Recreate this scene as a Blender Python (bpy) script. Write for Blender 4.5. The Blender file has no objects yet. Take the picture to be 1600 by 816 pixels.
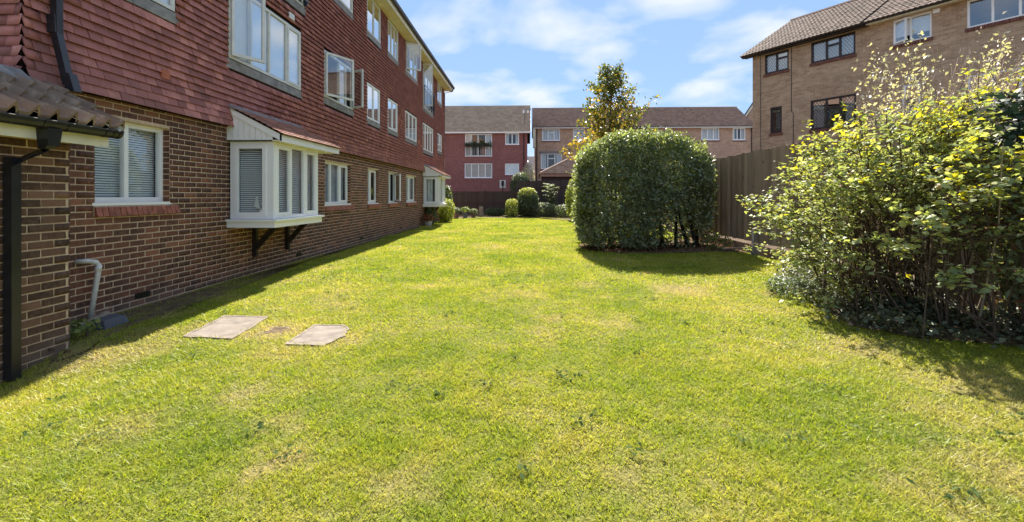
import bpy, math, random
import numpy as np
from mathutils import Vector, Matrix, Quaternion
random.seed(7)
rng = np.random.default_rng(7)
R = math.radians
C = bpy.context.scene.collection
scene = bpy.context.scene

# ------------------------------------------------------------------ camera, sky, sun, exposure
YAW = math.atan(24 / 715)
cam = bpy.data.cameras.new("camera")
camo = bpy.data.objects.new("camera", cam)
C.objects.link(camo)
cam.sensor_width = 36.0
cam.lens = 715 / 1600 * 36.0
cam.shift_y = -102 / 1600
cam.clip_start = 0.05
cam.clip_end = 2000
camo.location = (0, 0, 1.38)
camo.rotation_euler = (R(90), 0, YAW)
scene.camera = camo

SUN_EL = R(40)
SUN_AZ = R(-1.6)              # from +Y towards +X; the sun stands just left of straight ahead
world = bpy.data.worlds.new("World")
scene.world = world
world.use_nodes = True
wn = world.node_tree
wn.nodes.clear()


def wnode(t, **k):
    n = wn.nodes.new(t)
    for a, v in k.items():
        setattr(n, a, v)
    return n


wo = wnode("ShaderNodeOutputWorld")
bg = wnode("ShaderNodeBackground")
sky = wnode("ShaderNodeTexSky", sky_type="NISHITA", sun_disc=False, sun_elevation=SUN_EL, sun_rotation=SUN_AZ,
            altitude=50, air_density=1.0, dust_density=0.0, ozone_density=3.0)
bg.inputs[1].default_value = 0.10
tc = wnode("ShaderNodeTexCoord")
sep = wnode("ShaderNodeSeparateXYZ")
wn.links.new(tc.outputs["Generated"], sep.inputs[0])
zz = wnode("ShaderNodeMath", operation="MAXIMUM"); zz.inputs[1].default_value = 0.0
wn.links.new(sep.outputs[2], zz.inputs[0])
za = wnode("ShaderNodeMath", operation="ADD"); za.inputs[1].default_value = 0.22
wn.links.new(zz.outputs[0], za.inputs[0])
dx = wnode("ShaderNodeMath", operation="DIVIDE"); dy = wnode("ShaderNodeMath", operation="DIVIDE")
wn.links.new(sep.outputs[0], dx.inputs[0]); wn.links.new(za.outputs[0], dx.inputs[1])
wn.links.new(sep.outputs[1], dy.inputs[0]); wn.links.new(za.outputs[0], dy.inputs[1])
cmb = wnode("ShaderNodeCombineXYZ")
wn.links.new(dx.outputs[0], cmb.inputs[0]); wn.links.new(dy.outputs[0], cmb.inputs[1])
cmb.inputs[2].default_value = 0.35
nz = wnode("ShaderNodeTexNoise"); nz.inputs["Scale"].default_value = 2.9; nz.inputs["Detail"].default_value = 4.5
nz.inputs["Roughness"].default_value = 0.48; nz.inputs["Distortion"].default_value = 0.25
wn.links.new(cmb.outputs[0], nz.inputs["Vector"])
cr = wnode("ShaderNodeValToRGB")
cr.color_ramp.elements[0].position = 0.45; cr.color_ramp.elements[0].color = (0, 0, 0, 1)
cr.color_ramp.elements[1].position = 0.66; cr.color_ramp.elements[1].color = (1, 1, 1, 1)
wn.links.new(nz.outputs[0], cr.inputs[0])
mulc = wnode("ShaderNodeMath", operation="MULTIPLY"); mulc.inputs[1].default_value = 0.85
wn.links.new(cr.outputs[0], mulc.inputs[0])
mixc = wnode("ShaderNodeMix", data_type="RGBA")
wn.links.new(mulc.outputs[0], mixc.inputs[0])
veil = wnode("ShaderNodeMix", data_type="RGBA")          # even pale blue mixed over the whole sky, added to lift the shade
veil.inputs[0].default_value = 0.90
wn.links.new(sky.outputs[0], veil.inputs[6])
veil.inputs[7].default_value = (1.02, 1.56, 2.5, 1)
wn.links.new(veil.outputs[2], mixc.inputs[6])
mixc.inputs[7].default_value = (2.7, 2.85, 3.1, 1)
wn.links.new(mixc.outputs[2], bg.inputs[0])
wn.links.new(bg.outputs[0], wo.inputs[0])

sun = bpy.data.lights.new("sun", "SUN")
sun.energy = 4.5
sun.angle = R(0.53)
sun.color = (1.0, 0.94, 0.84)
suno = bpy.data.objects.new("sun", sun)
C.objects.link(suno)
SUND = Vector((math.sin(SUN_AZ) * math.cos(SUN_EL), math.cos(SUN_AZ) * math.cos(SUN_EL), math.sin(SUN_EL)))
suno.rotation_euler = SUND.to_track_quat("Z", "Y").to_euler()
suno.location = (0, 0, 30)

vs = scene.view_settings
vs.view_transform = "Standard"
vs.look = "None"
vs.gamma = 1.0
vs.use_curve_mapping = False
vs.exposure = 1.82
scene.cycles.max_bounces = 8
scene.cycles.transparent_max_bounces = 16


# ------------------------------------------------------------------ materials
class NT:
    def __init__(s, name):
        s.m = bpy.data.materials.new(name)
        s.m.use_nodes = True
        s.t = s.m.node_tree
        s.t.nodes.clear()
        s.out = s.n("ShaderNodeOutputMaterial")

    def n(s, t, **k):
        x = s.t.nodes.new(t)
        for a, v in k.items():
            setattr(x, a, v)
        return x

    def l(s, a, b):
        s.t.links.new(a, b)

    def noise(s, vec, scale, detail=3, rough=0.55):
        x = s.n("ShaderNodeTexNoise")
        x.inputs["Scale"].default_value = scale
        x.inputs["Detail"].default_value = detail
        x.inputs["Roughness"].default_value = rough
        if vec is not None:
            s.l(vec, x.inputs["Vector"])
        return x.outputs[0]

    def ramp(s, fac, stops):
        x = s.n("ShaderNodeValToRGB")
        e = x.color_ramp.elements
        while len(e) < len(stops):
            e.new(0.5)
        for i, (p, c) in enumerate(stops):
            e[i].position = p
            e[i].color = (*c, 1) if len(c) == 3 else c
        s.l(fac, x.inputs[0])
        return x.outputs[0]

    def mix(s, fac, a, b, mode="MIX"):
        x = s.n("ShaderNodeMix", data_type="RGBA", blend_type=mode)
        for v, i in ((fac, 0), (a, 6), (b, 7)):
            if isinstance(v, (int, float)):
                x.inputs[i].default_value = v
            elif isinstance(v, tuple):
                x.inputs[i].default_value = (*v, 1)
            else:
                s.l(v, x.inputs[i])
        return x.outputs[2]

    def math(s, op, a, b=0.0, clamp=False):
        x = s.n("ShaderNodeMath", operation=op, use_clamp=clamp)
        for v, i in ((a, 0), (b, 1)):
            if isinstance(v, (int, float)):
                x.inputs[i].default_value = v
            else:
                s.l(v, x.inputs[i])
        return x.outputs[0]

    def pos(s):
        return s.n("ShaderNodeNewGeometry").outputs["Position"]

    def island(s):
        return s.n("ShaderNodeNewGeometry").outputs["Random Per Island"]

    def objrand(s):
        return s.n("ShaderNodeObjectInfo").outputs["Random"]

    def obj(s):
        return s.n("ShaderNodeTexCoord").outputs["Object"]

    def bump(s, h, strength=0.3, dist=0.01):
        x = s.n("ShaderNodeBump")
        x.inputs["Strength"].default_value = strength
        x.inputs["Distance"].default_value = dist
        s.l(h, x.inputs["Height"])
        return x.outputs[0]

    def bsdf(s, col, rough=0.7, spec=0.3, normal=None, metal=0.0):
        p = s.n("ShaderNodeBsdfPrincipled")
        if isinstance(col, tuple):
            p.inputs["Base Color"].default_value = (*col, 1)
        else:
            s.l(col, p.inputs["Base Color"])
        if isinstance(rough, (int, float)):
            p.inputs["Roughness"].default_value = rough
        else:
            s.l(rough, p.inputs["Roughness"])
        p.inputs["Specular IOR Level"].default_value = spec
        p.inputs["Metallic"].default_value = metal
        if normal is not None:
            s.l(normal, p.inputs["Normal"])
        return p.outputs[0]

    def done(s, sh):
        s.l(sh, s.out.inputs[0])
        return s.m


def simple(name, col, rough=0.6, spec=0.3, var=0.12, scale=6.0, bump=0.0, bscale=60, metal=0.0):
    t = NT(name)
    p = t.pos()
    k = t.noise(p, scale, 4)
    c = t.ramp(k, [(0.3, tuple(v * (1 - var) for v in col)), (0.7, tuple(min(1, v * (1 + var)) for v in col))])
    nm = t.bump(t.noise(p, bscale, 3), bump, 0.006) if bump else None
    return t.done(t.bsdf(c, rough, spec, nm, metal))


def brick_mat(name, rand, stops, flecks, dusty=True):
    t = NT(name)
    p = t.pos()
    r = t.objrand() if rand == "obj" else t.island()
    c = t.ramp(r, stops)
    n1 = t.noise(p, 22, 5, 0.65)
    c = t.mix(t.ramp(n1, [(0.40, (0, 0, 0)), (0.72, (0.6, 0.6, 0.6))]), c, flecks)
    n2 = t.noise(p, 130, 2)
    c = t.mix(t.ramp(n2, [(0.5, (0, 0, 0)), (0.75, (0.45, 0.45, 0.45))]), c, (0.02, 0.014, 0.013))
    if dusty:
        sp = t.n("ShaderNodeSeparateXYZ"); t.l(p, sp.inputs[0])
        h = t.math("ADD", sp.outputs[2], t.math("MULTIPLY", t.math("SUBTRACT", t.noise(p, 3, 3), 0.5), 0.25))
        f = t.math("MULTIPLY", t.math("SUBTRACT", 0.17, h), 6.0, clamp=True)
        c = t.mix(t.math("MULTIPLY", f, 0.6), c, (0.19, 0.135, 0.105))
        wet = t.ramp(t.noise(p, 1.7, 4, 0.65), [(0.52, (0, 0, 0)), (0.72, (0.6, 0.6, 0.6))])
        c = t.mix(wet, c, (0.055, 0.036, 0.032))
        big = t.ramp(t.noise(p, 0.7, 3), [(0.45, (0, 0, 0)), (0.7, (0.35, 0.35, 0.35))])
        c = t.mix(big, c, (0.17, 0.085, 0.06))
    hgt = t.math("ADD", t.noise(p, 90, 4), t.math("MULTIPLY", t.noise(p, 18, 3), 1.5))
    return t.done(t.bsdf(c, 0.85, 0.2, t.bump(hgt, 0.55, 0.008)))


BR_STOPS = [(0.0, (0.070, 0.036, 0.030)), (0.35, (0.115, 0.050, 0.038)), (0.65, (0.17, 0.068, 0.047)), (0.88, (0.25, 0.095, 0.060)), (1.0, (0.33, 0.145, 0.088))]
M_BRICK_O = brick_mat("dark_stock_brick", "obj", BR_STOPS, (0.30, 0.16, 0.10))
M_BRICK_I = brick_mat("dark_stock_brick_joined", "isl", BR_STOPS, (0.30, 0.16, 0.10))
PB = [(0.0, (0.045, 0.028, 0.022)), (0.45, (0.085, 0.048, 0.033)), (0.8, (0.15, 0.08, 0.052)), (1.0, (0.26, 0.14, 0.09))]
M_PIER = brick_mat("pier_brick", "obj", PB, (0.22, 0.135, 0.088))
M_PIER_I = brick_mat("pier_brick_joined", "isl", PB, (0.22, 0.135, 0.088))
M_SILLBRICK = simple("red_sill_brick", (0.31, 0.105, 0.068), 0.6, 0.35, 0.45, 14, 0.4)
M_SILLBRICK2 = simple("brown_sill_brick", (0.17, 0.07, 0.05), 0.7, 0.3, 0.45, 14)


def mortar():
    t = NT("sand_mortar")
    p = t.pos()
    c = t.ramp(t.noise(p, 30, 5), [(0.3, (0.50, 0.36, 0.245)), (0.7, (0.72, 0.545, 0.39))])
    c = t.mix(t.ramp(t.noise(p, 1.1, 4), [(0.45, (0, 0, 0)), (0.75, (0.6, 0.6, 0.6))]), c, (0.34, 0.26, 0.18))
    return t.done(t.bsdf(c, 0.95, 0.1, t.bump(t.noise(p, 120, 3), 0.5, 0.005)))


M_MORTAR = mortar()


def tile_mat(name, rand):
    t = NT(name)
    p = t.pos()
    r = t.objrand() if rand == "obj" else t.island()
    c = t.ramp(r, [(0.0, (0.24, 0.098, 0.086)), (0.3, (0.38, 0.148, 0.127)), (0.7, (0.47, 0.185, 0.158)), (0.93, (0.56, 0.235, 0.195)), (1.0, (0.64, 0.28, 0.225))])
    n1 = t.noise(p, 9, 5, 0.65)
    c = t.mix(t.ramp(n1, [(0.48, (0, 0, 0)), (0.8, (0.75, 0.75, 0.75))]), c, (0.20, 0.105, 0.092))
    n2 = t.noise(p, 40, 4)
    c = t.mix(t.ramp(n2, [(0.55, (0, 0, 0)), (0.8, (0.4, 0.4, 0.4))]), c, (0.44, 0.21, 0.17))
    n3 = t.noise(p, 0.9, 4, 0.6)
    c = t.mix(t.ramp(n3, [(0.42, (0.55, 0.55, 0.55)), (0.62, (0, 0, 0))]), c, (0.33, 0.135, 0.125))
    sp = t.n("ShaderNodeSeparateXYZ"); t.l(p, sp.inputs[0])
    g = t.math("ADD", sp.outputs[2], t.math("MULTIPLY", t.noise(p, 2.2, 4, 0.65), 0.9))
    f = t.math("MULTIPLY", t.math("SUBTRACT", 3.22, g), 2.2, clamp=True)      # grime along the lowest courses
    c = t.mix(t.math("MULTIPLY", f, 0.65), c, (0.20, 0.105, 0.09))
    return t.done(t.bsdf(c, 0.82, 0.12, t.bump(t.noise(p, 70, 4), 0.35, 0.006)))


M_TILE_O = tile_mat("red_clay_tile", "obj")
M_TILE_I = tile_mat("red_clay_tile_joined", "isl")
M_TILE_NEW = simple("orange_clay_tile", (0.42, 0.13, 0.07), 0.7, 0.3)


def rooftile_mat(name, rand, a, b, moss=(0.33, 0.30, 0.22), mossk=0.5):
    t = NT(name)
    p = t.pos()
    r = t.objrand() if rand == "obj" else t.island()
    c = t.mix(r, a, b)
    n1 = t.noise(p, 7, 5, 0.65)
    c = t.mix(t.ramp(n1, [(0.5, (0, 0, 0)), (0.8, (mossk, mossk, mossk))]), c, moss)
    return t.done(t.bsdf(c, 0.85, 0.25, t.bump(t.noise(p, 60, 3), 0.4, 0.006)))


M_RT_BROWN = rooftile_mat("brown_concrete_tile", "obj", (0.13, 0.09, 0.068), (0.24, 0.165, 0.125))
M_RT_BROWN_I = rooftile_mat("brown_concrete_tile_joined", "isl", (0.28, 0.175, 0.125), (0.42, 0.27, 0.195), (0.40, 0.31, 0.24))
M_RT_OLIVE_I = rooftile_mat("weathered_roof_tile", "isl", (0.38, 0.27, 0.19), (0.52, 0.385, 0.275), (0.36, 0.30, 0.19))
M_RT_PORCH = rooftile_mat("lichened_porch_tile", "obj", (0.17, 0.118, 0.085), (0.26, 0.18, 0.13), (0.55, 0.45, 0.32), 0.65)
M_RT_ORANGE_I = rooftile_mat("bay_roof_tile", "isl", (0.30, 0.13, 0.09), (0.44, 0.21, 0.145), (0.15, 0.09, 0.075))
M_RT_DARK_I = rooftile_mat("dark_distant_tile", "isl", (0.075, 0.055, 0.065), (0.12, 0.09, 0.10), (0.15, 0.12, 0.12))
M_DECK = simple("roofing_felt", (0.03, 0.026, 0.025), 0.9, 0.1)

M_WHITE = simple("white_upvc", (0.88, 0.87, 0.87), 0.35, 0.45, 0.03, 3)
M_GREYWHITE = simple("weathered_white_frame", (0.66, 0.655, 0.63), 0.5, 0.35, 0.10, 5)
M_CREAM = simple("cream_painted_board", (0.76, 0.71, 0.56), 0.6, 0.3, 0.12, 4)
M_SOFFIT = simple("beige_soffit_board", (0.72, 0.64, 0.48), 0.7, 0.25, 0.10, 3)
M_BLACK = simple("black_plastic", (0.018, 0.018, 0.021), 0.33, 0.5, 0.3, 9, 0.05)
M_DARKPIPE = simple("dark_grey_pipe", (0.032, 0.035, 0.042), 0.5, 0.4, 0.25, 9)
M_DARKWOOD = simple("dark_stained_timber", (0.028, 0.018, 0.016), 0.6, 0.3, 0.4, 20, 0.3)
M_DARKFRAME = simple("dark_brown_frame", (0.022, 0.014, 0.014), 0.4, 0.45, 0.3, 10)
M_LEAD = simple("lead_flashing", (0.24, 0.225, 0.215), 0.6, 0.35, 0.35, 7, 0.3, 25)
M_GREYPIPE = simple("grey_waste_pipe", (0.68, 0.67, 0.65), 0.45, 0.4, 0.18, 18)
M_CONC = simple("concrete", (0.225, 0.19, 0.16), 0.95, 0.1, 0.28, 6, 0.6, 60)
M_CONC_EDGE = simple("concrete_cover_edge", (0.25, 0.205, 0.17), 0.95, 0.1, 0.3, 14, 0.5, 90)
M_POSTCONC = simple("concrete_spur", (0.20, 0.18, 0.155), 0.95, 0.1, 0.3, 9, 0.6, 60)
M_STONE = simple("rubble_stone", (0.27, 0.215, 0.165), 0.95, 0.1, 0.4, 14, 0.8, 50)
M_SLATE = simple("grey_drain_block", (0.075, 0.08, 0.095), 0.6, 0.35, 0.25, 12, 0.3)
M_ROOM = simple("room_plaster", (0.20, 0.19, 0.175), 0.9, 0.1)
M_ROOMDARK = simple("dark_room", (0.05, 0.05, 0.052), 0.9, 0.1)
M_BLIND = simple("white_blind_slat", (0.85, 0.86, 0.86), 0.5, 0.35, 0.05)
M_BLINDFAR = simple("cream_blind", (0.62, 0.56, 0.53), 0.7, 0.25, 0.1)
M_CURTAIN = simple("white_curtain", (0.66, 0.67, 0.68), 0.9, 0.1, 0.1)
M_CURTAIN_G = simple("grey_curtain", (0.30, 0.32, 0.34), 0.9, 0.1, 0.15)
M_ORANGE = simple("orange_curtain", (0.45, 0.20, 0.13), 0.9, 0.1, 0.1)
M_ALU = simple("metal", (0.5, 0.5, 0.5), 0.35, 0.5, 0.1, 4, metal=0.8)


def wood_mat(name, a, b, rand="obj", green=None):
    t = NT(name)
    p = t.pos()
    mp = t.n("ShaderNodeMapping"); t.l(p, mp.inputs[0])
    mp.inputs["Scale"].default_value = (28, 28, 1.6)
    g = t.noise(mp.outputs[0], 1.0, 5, 0.6)
    r = t.objrand() if rand == "obj" else t.island()
    c = t.mix(t.math("ADD", t.math("MULTIPLY", g, 0.55), t.math("MULTIPLY", r, 0.5)), a, b)
    kn = t.n("ShaderNodeTexVoronoi"); t.l(p, kn.inputs["Vector"]); kn.inputs["Scale"].default_value = 3.0
    c = t.mix(t.ramp(kn.outputs["Distance"], [(0.05, (0.85, 0.85, 0.85)), (0.11, (0, 0, 0))]), c, tuple(v * 0.35 for v in a))
    if green:
        c = t.mix(t.ramp(t.noise(p, 1.2, 4), [(0.5, (0, 0, 0)), (0.75, (0.6, 0.6, 0.6))]), c, green)
    return t.done(t.bsdf(c, 0.9, 0.15, t.bump(g, 0.4, 0.006)))


M_BOARD = wood_mat("weathered_fence_board", (0.115, 0.078, 0.052), (0.40, 0.285, 0.195), "obj", (0.26, 0.205, 0.15))
M_GRAVELB = wood_mat("gravel_board", (0.12, 0.075, 0.05), (0.20, 0.13, 0.085), "isl")
M_GREYSLAT = wood_mat("grey_fence_slat", (0.20, 0.20, 0.20), (0.31, 0.31, 0.31), "obj")
M_BROWNPANEL = wood_mat("brown_fence_panel", (0.11, 0.085, 0.07), (0.18, 0.145, 0.12), "obj")
M_DARKBOARD = wood_mat("dark_brown_fence_board", (0.045, 0.034, 0.034), (0.085, 0.066, 0.063), "obj")
M_DARKRAIL = wood_mat("dark_fence_rail", (0.05, 0.034, 0.034), (0.085, 0.06, 0.058), "isl")


def brickwall_mat(name, c1, c2, mort, w=0.225, h=0.075):
    t = NT(name)
    o = t.obj()
    sp = t.n("ShaderNodeSeparateXYZ"); t.l(o, sp.inputs[0])
    cb = t.n("ShaderNodeCombineXYZ")
    t.l(t.math("ADD", sp.outputs[0], sp.outputs[1]), cb.inputs[0]); t.l(sp.outputs[2], cb.inputs[1])
    b = t.n("ShaderNodeTexBrick")
    t.l(cb.outputs[0], b.inputs["Vector"])
    b.inputs["Scale"].default_value = 1.0
    b.inputs["Brick Width"].default_value = w
    b.inputs["Row Height"].default_value = h
    b.inputs["Mortar Size"].default_value = 0.006
    b.inputs["Mortar Smooth"].default_value = 0.2
    b.inputs["Bias"].default_value = 0.0
    b.inputs["Color1"].default_value = (*c1, 1); b.inputs["Color2"].default_value = (*c2, 1); b.inputs["Mortar"].default_value = (*mort, 1)
    c = t.mix(t.ramp(t.noise(o, 1.1, 5, 0.6), [(0.35, (0.35, 0.35, 0.35)), (0.65, (0, 0, 0))]), b.outputs[0], tuple(v * 0.62 for v in c1))
    c = t.mix(t.ramp(t.noise(o, 9, 4), [(0.5, (0, 0, 0)), (0.8, (0.4, 0.4, 0.4))]), c, tuple(min(1, v * 1.35) for v in c2))
    hgt = t.math("SUBTRACT", t.noise(o, 40, 3), t.math("MULTIPLY", b.outputs["Fac"], 1.5))
    return t.done(t.bsdf(c, 0.9, 0.15, t.bump(hgt, 0.5, 0.01)))


M_TAN = brickwall_mat("tan_brickwork", (0.35, 0.225, 0.14), (0.54, 0.375, 0.25), (0.56, 0.44, 0.33))
M_TAN2 = brickwall_mat("pinkish_tan_brickwork", (0.44, 0.27, 0.185), (0.62, 0.41, 0.29), (0.56, 0.44, 0.34))
M_REDHANG = brickwall_mat("far_red_tile_hanging", (0.275, 0.112, 0.102), (0.355, 0.152, 0.135), (0.18, 0.08, 0.073), 0.165, 0.11)
M_PLINTH = simple("grey_render_plinth", (0.22, 0.18, 0.175), 0.9, 0.1, 0.15, 3)


def glass_mat(name, ior=1.55, boost=2.0, tint=(0.95, 0.97, 0.97)):
    t = NT(name)
    fr = t.n("ShaderNodeFresnel"); fr.inputs[0].default_value = ior
    front = t.math("SUBTRACT", 1.0, t.n("ShaderNodeNewGeometry").outputs["Backfacing"])
    f = t.math("MULTIPLY", t.math("MULTIPLY", fr.outputs[0], boost, clamp=True), front)
    tr = t.n("ShaderNodeBsdfTransparent"); tr.inputs[0].default_value = (*tint, 1)
    gl = t.n("ShaderNodeBsdfGlossy"); gl.inputs["Roughness"].default_value = 0.012
    bp = t.bump(t.noise(t.pos(), 1.3, 2), 0.05, 0.02)
    t.l(bp, gl.inputs["Normal"])
    mx = t.n("ShaderNodeMixShader")
    t.l(f, mx.inputs[0]); t.l(tr.outputs[0], mx.inputs[1]); t.l(gl.outputs[0], mx.inputs[2])
    return t.done(mx.outputs[0])


M_GLASS = glass_mat("window_glass")
M_GLASS_HI = glass_mat("reflective_window_glass", 1.65, 4.5)


def leaf_mat(name, stops, trans=0.4, rough=0.4, spec=0.4, rand="isl", yellow=None):
    t = NT(name)
    r = t.island() if rand == "isl" else t.objrand()
    c = t.ramp(r, stops)
    p = t.pos()
    c = t.mix(t.ramp(t.noise(p, 1.8, 3), [(0.4, (0, 0, 0)), (0.65, (0.5, 0.5, 0.5))]), c, stops[len(stops) // 2][1])
    d = t.bsdf(c, rough, spec)
    tl = t.n("ShaderNodeBsdfTranslucent")
    c2 = t.mix(1.0, c, (1.0, 1.0, 0.42), "MULTIPLY")
    c2 = t.mix(1.0, c2, (1.6, 1.6, 1.6), "MULTIPLY")
    t.l(c2, tl.inputs[0])
    mx = t.n("ShaderNodeMixShader"); mx.inputs[0].default_value = trans
    t.l(d, mx.inputs[1]); t.l(tl.outputs[0], mx.inputs[2])
    return t.done(mx.outputs[0])


M_HEDGE = leaf_mat("privet_leaf", [(0.0, (0.09, 0.12, 0.075)), (0.5, (0.18, 0.22, 0.135)), (0.9, (0.28, 0.315, 0.19)), (0.97, (0.38, 0.39, 0.21)), (1.0, (0.36, 0.21, 0.13))], 0.40, 0.36, 0.5)
BUSHST = [(0.0, (0.17, 0.22, 0.10)), (0.5, (0.27, 0.32, 0.15)), (0.8, (0.39, 0.41, 0.20)), (0.96, (0.50, 0.48, 0.23)), (1.0, (0.36, 0.21, 0.11))]
M_BUSH = leaf_mat("currant_leaf", BUSHST, 0.36, 0.55, 0.22)
M_BUSH_O = leaf_mat("currant_leaf_large", BUSHST, 0.36, 0.55, 0.22, "obj")
YST = [(0.0, (0.30, 0.30, 0.03)), (0.5, (0.44, 0.40, 0.035)), (1.0, (0.55, 0.45, 0.05))]  # young-leaf yellow that also paints in sun shining through the top
M_BUSHY = leaf_mat("yellow_backlit_leaf", YST, 0.45, 0.55, 0.2)
M_BUSHY_O = leaf_mat("yellow_backlit_leaf_large", YST, 0.45, 0.55, 0.2, "obj")
M_TREE = leaf_mat("tree_leaf_green", [(0.0, (0.05, 0.075, 0.03)), (0.6, (0.09, 0.115, 0.035)), (1.0, (0.16, 0.17, 0.045))], 0.4)
M_TREEY = leaf_mat("tree_leaf_yellow", [(0.0, (0.24, 0.18, 0.03)), (0.6, (0.34, 0.25, 0.04)), (1.0, (0.40, 0.21, 0.05))], 0.45)
M_PALE = leaf_mat("silvery_leaf", [(0.0, (0.36, 0.34, 0.27)), (0.5, (0.50, 0.46, 0.37)), (1.0, (0.62, 0.58, 0.48))], 0.3, 0.5)
M_IVY = leaf_mat("ivy_leaf", [(0.0, (0.014, 0.032, 0.018)), (0.6, (0.03, 0.058, 0.026)), (1.0, (0.06, 0.095, 0.035))], 0.2, 0.5, 0.3)
M_GC = leaf_mat("ground_ivy_leaf", [(0.0, (0.045, 0.062, 0.040)), (0.6, (0.085, 0.105, 0.065)), (0.92, (0.15, 0.16, 0.10)), (1.0, (0.24, 0.15, 0.09))], 0.2, 0.5, 0.35)
M_SHRUB = leaf_mat("shrub_leaf", [(0.0, (0.09, 0.125, 0.04)), (0.6, (0.17, 0.215, 0.065)), (1.0, (0.30, 0.31, 0.09))], 0.4, 0.5, 0.3)
M_SHRUBY = leaf_mat("lime_shrub_leaf", [(0.0, (0.20, 0.24, 0.04)), (0.6, (0.33, 0.35, 0.06)), (1.0, (0.46, 0.43, 0.08))], 0.45, 0.5, 0.3)
M_SHRUBG = leaf_mat("grey_green_leaf", [(0.0, (0.10, 0.125, 0.08)), (0.6, (0.18, 0.21, 0.13)), (1.0, (0.30, 0.32, 0.20))], 0.35, 0.5, 0.3)
M_DARKSH = leaf_mat("dark_shrub_leaf", [(0.0, (0.05, 0.075, 0.045)), (0.6, (0.09, 0.125, 0.065)), (1.0, (0.15, 0.18, 0.085))], 0.3, 0.5, 0.3)
M_REDFL = leaf_mat("red_flower", [(0.0, (0.20, 0.015, 0.02)), (1.0, (0.38, 0.04, 0.06))], 0.3)
M_DRYLEAF = leaf_mat("dry_brown_leaf", [(0.0, (0.14, 0.06, 0.035)), (1.0, (0.28, 0.13, 0.07))], 0.25, 0.7, 0.1)
M_STEM = simple("stem_bark", (0.10, 0.07, 0.05), 0.85, 0.15, 0.35, 20, 0.4)
M_PALESTEM = simple("pale_twig", (0.36, 0.28, 0.22), 0.85, 0.15, 0.3, 15)
M_DARKSTEM = simple("dark_bark", (0.035, 0.027, 0.022), 0.9, 0.1, 0.3, 20, 0.4)


def lawn_colour(t, p):
    """turf colour from its place: lime, olive, straw"""
    a = t.noise(p, 0.55, 5, 0.62)
    b = t.noise(p, 3.2, 4, 0.6)
    d = t.noise(p, 14, 3, 0.6)
    k = t.math("ADD", t.math("MULTIPLY", a, 0.62), t.math("ADD", t.math("MULTIPLY", b, 0.28), t.math("MULTIPLY", d, 0.10)))
    return k


def grass_mat():
    t = NT("grass_blade")
    p = t.pos()
    k = lawn_colour(t, p)
    r = t.island()
    k = t.math("ADD", k, t.math("MULTIPLY", t.math("SUBTRACT", r, 0.5), 0.17))
    c = t.ramp(k, [(0.32, (0.13, 0.20, 0.018)), (0.42, (0.235, 0.29, 0.024)), (0.52, (0.355, 0.365, 0.036)), (0.62, (0.47, 0.41, 0.09)), (0.72, (0.60, 0.47, 0.22))])
    dr = t.n("ShaderNodeAttribute"); dr.attribute_name = "dry"
    c = t.mix(dr.outputs["Fac"], c, (0.60, 0.43, 0.24))
    d = t.bsdf(c, 0.5, 0.35)
    tl = t.n("ShaderNodeBsdfTranslucent")
    t.l(t.mix(1.0, c, (1.25, 1.3, 0.8), "MULTIPLY"), tl.inputs[0])
    mx = t.n("ShaderNodeMixShader"); mx.inputs[0].default_value = 0.45
    t.l(d, mx.inputs[1]); t.l(tl.outputs[0], mx.inputs[2])
    return t.done(mx.outputs[0])


def turf_mat():
    t = NT("turf_thatch")
    p = t.pos()
    k = lawn_colour(t, p)
    c = t.ramp(k, [(0.30, (0.13, 0.165, 0.025)), (0.46, (0.22, 0.235, 0.045)), (0.58, (0.32, 0.28, 0.09)), (0.74, (0.46, 0.35, 0.19))])
    dr = t.n("ShaderNodeAttribute"); dr.attribute_name = "dry"
    c = t.mix(dr.outputs["Fac"], c, (0.50, 0.34, 0.20))
    n = t.noise(p, 60, 4, 0.7)
    c = t.mix(t.ramp(n, [(0.35, (0.85, 0.85, 0.85)), (0.62, (0.1, 0.1, 0.1))]), c, (0.05, 0.06, 0.015))
    return t.done(t.bsdf(c, 0.95, 0.05, t.bump(n, 0.7, 0.03)))


M_GRASS = grass_mat()
M_TURF = turf_mat()
M_SOIL = simple("bare_soil", (0.11, 0.078, 0.052), 0.97, 0.05, 0.45, 9, 0.8, 40)
M_GROUND = simple("open_ground", (0.24, 0.22, 0.17), 0.97, 0.05, 0.3, 0.8)
M_STRAW = leaf_mat("weed_leaf", [(0.0, (0.04, 0.075, 0.025)), (0.7, (0.075, 0.11, 0.04)), (1.0, (0.13, 0.16, 0.07))], 0.35, 0.85, 0.04)


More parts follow.
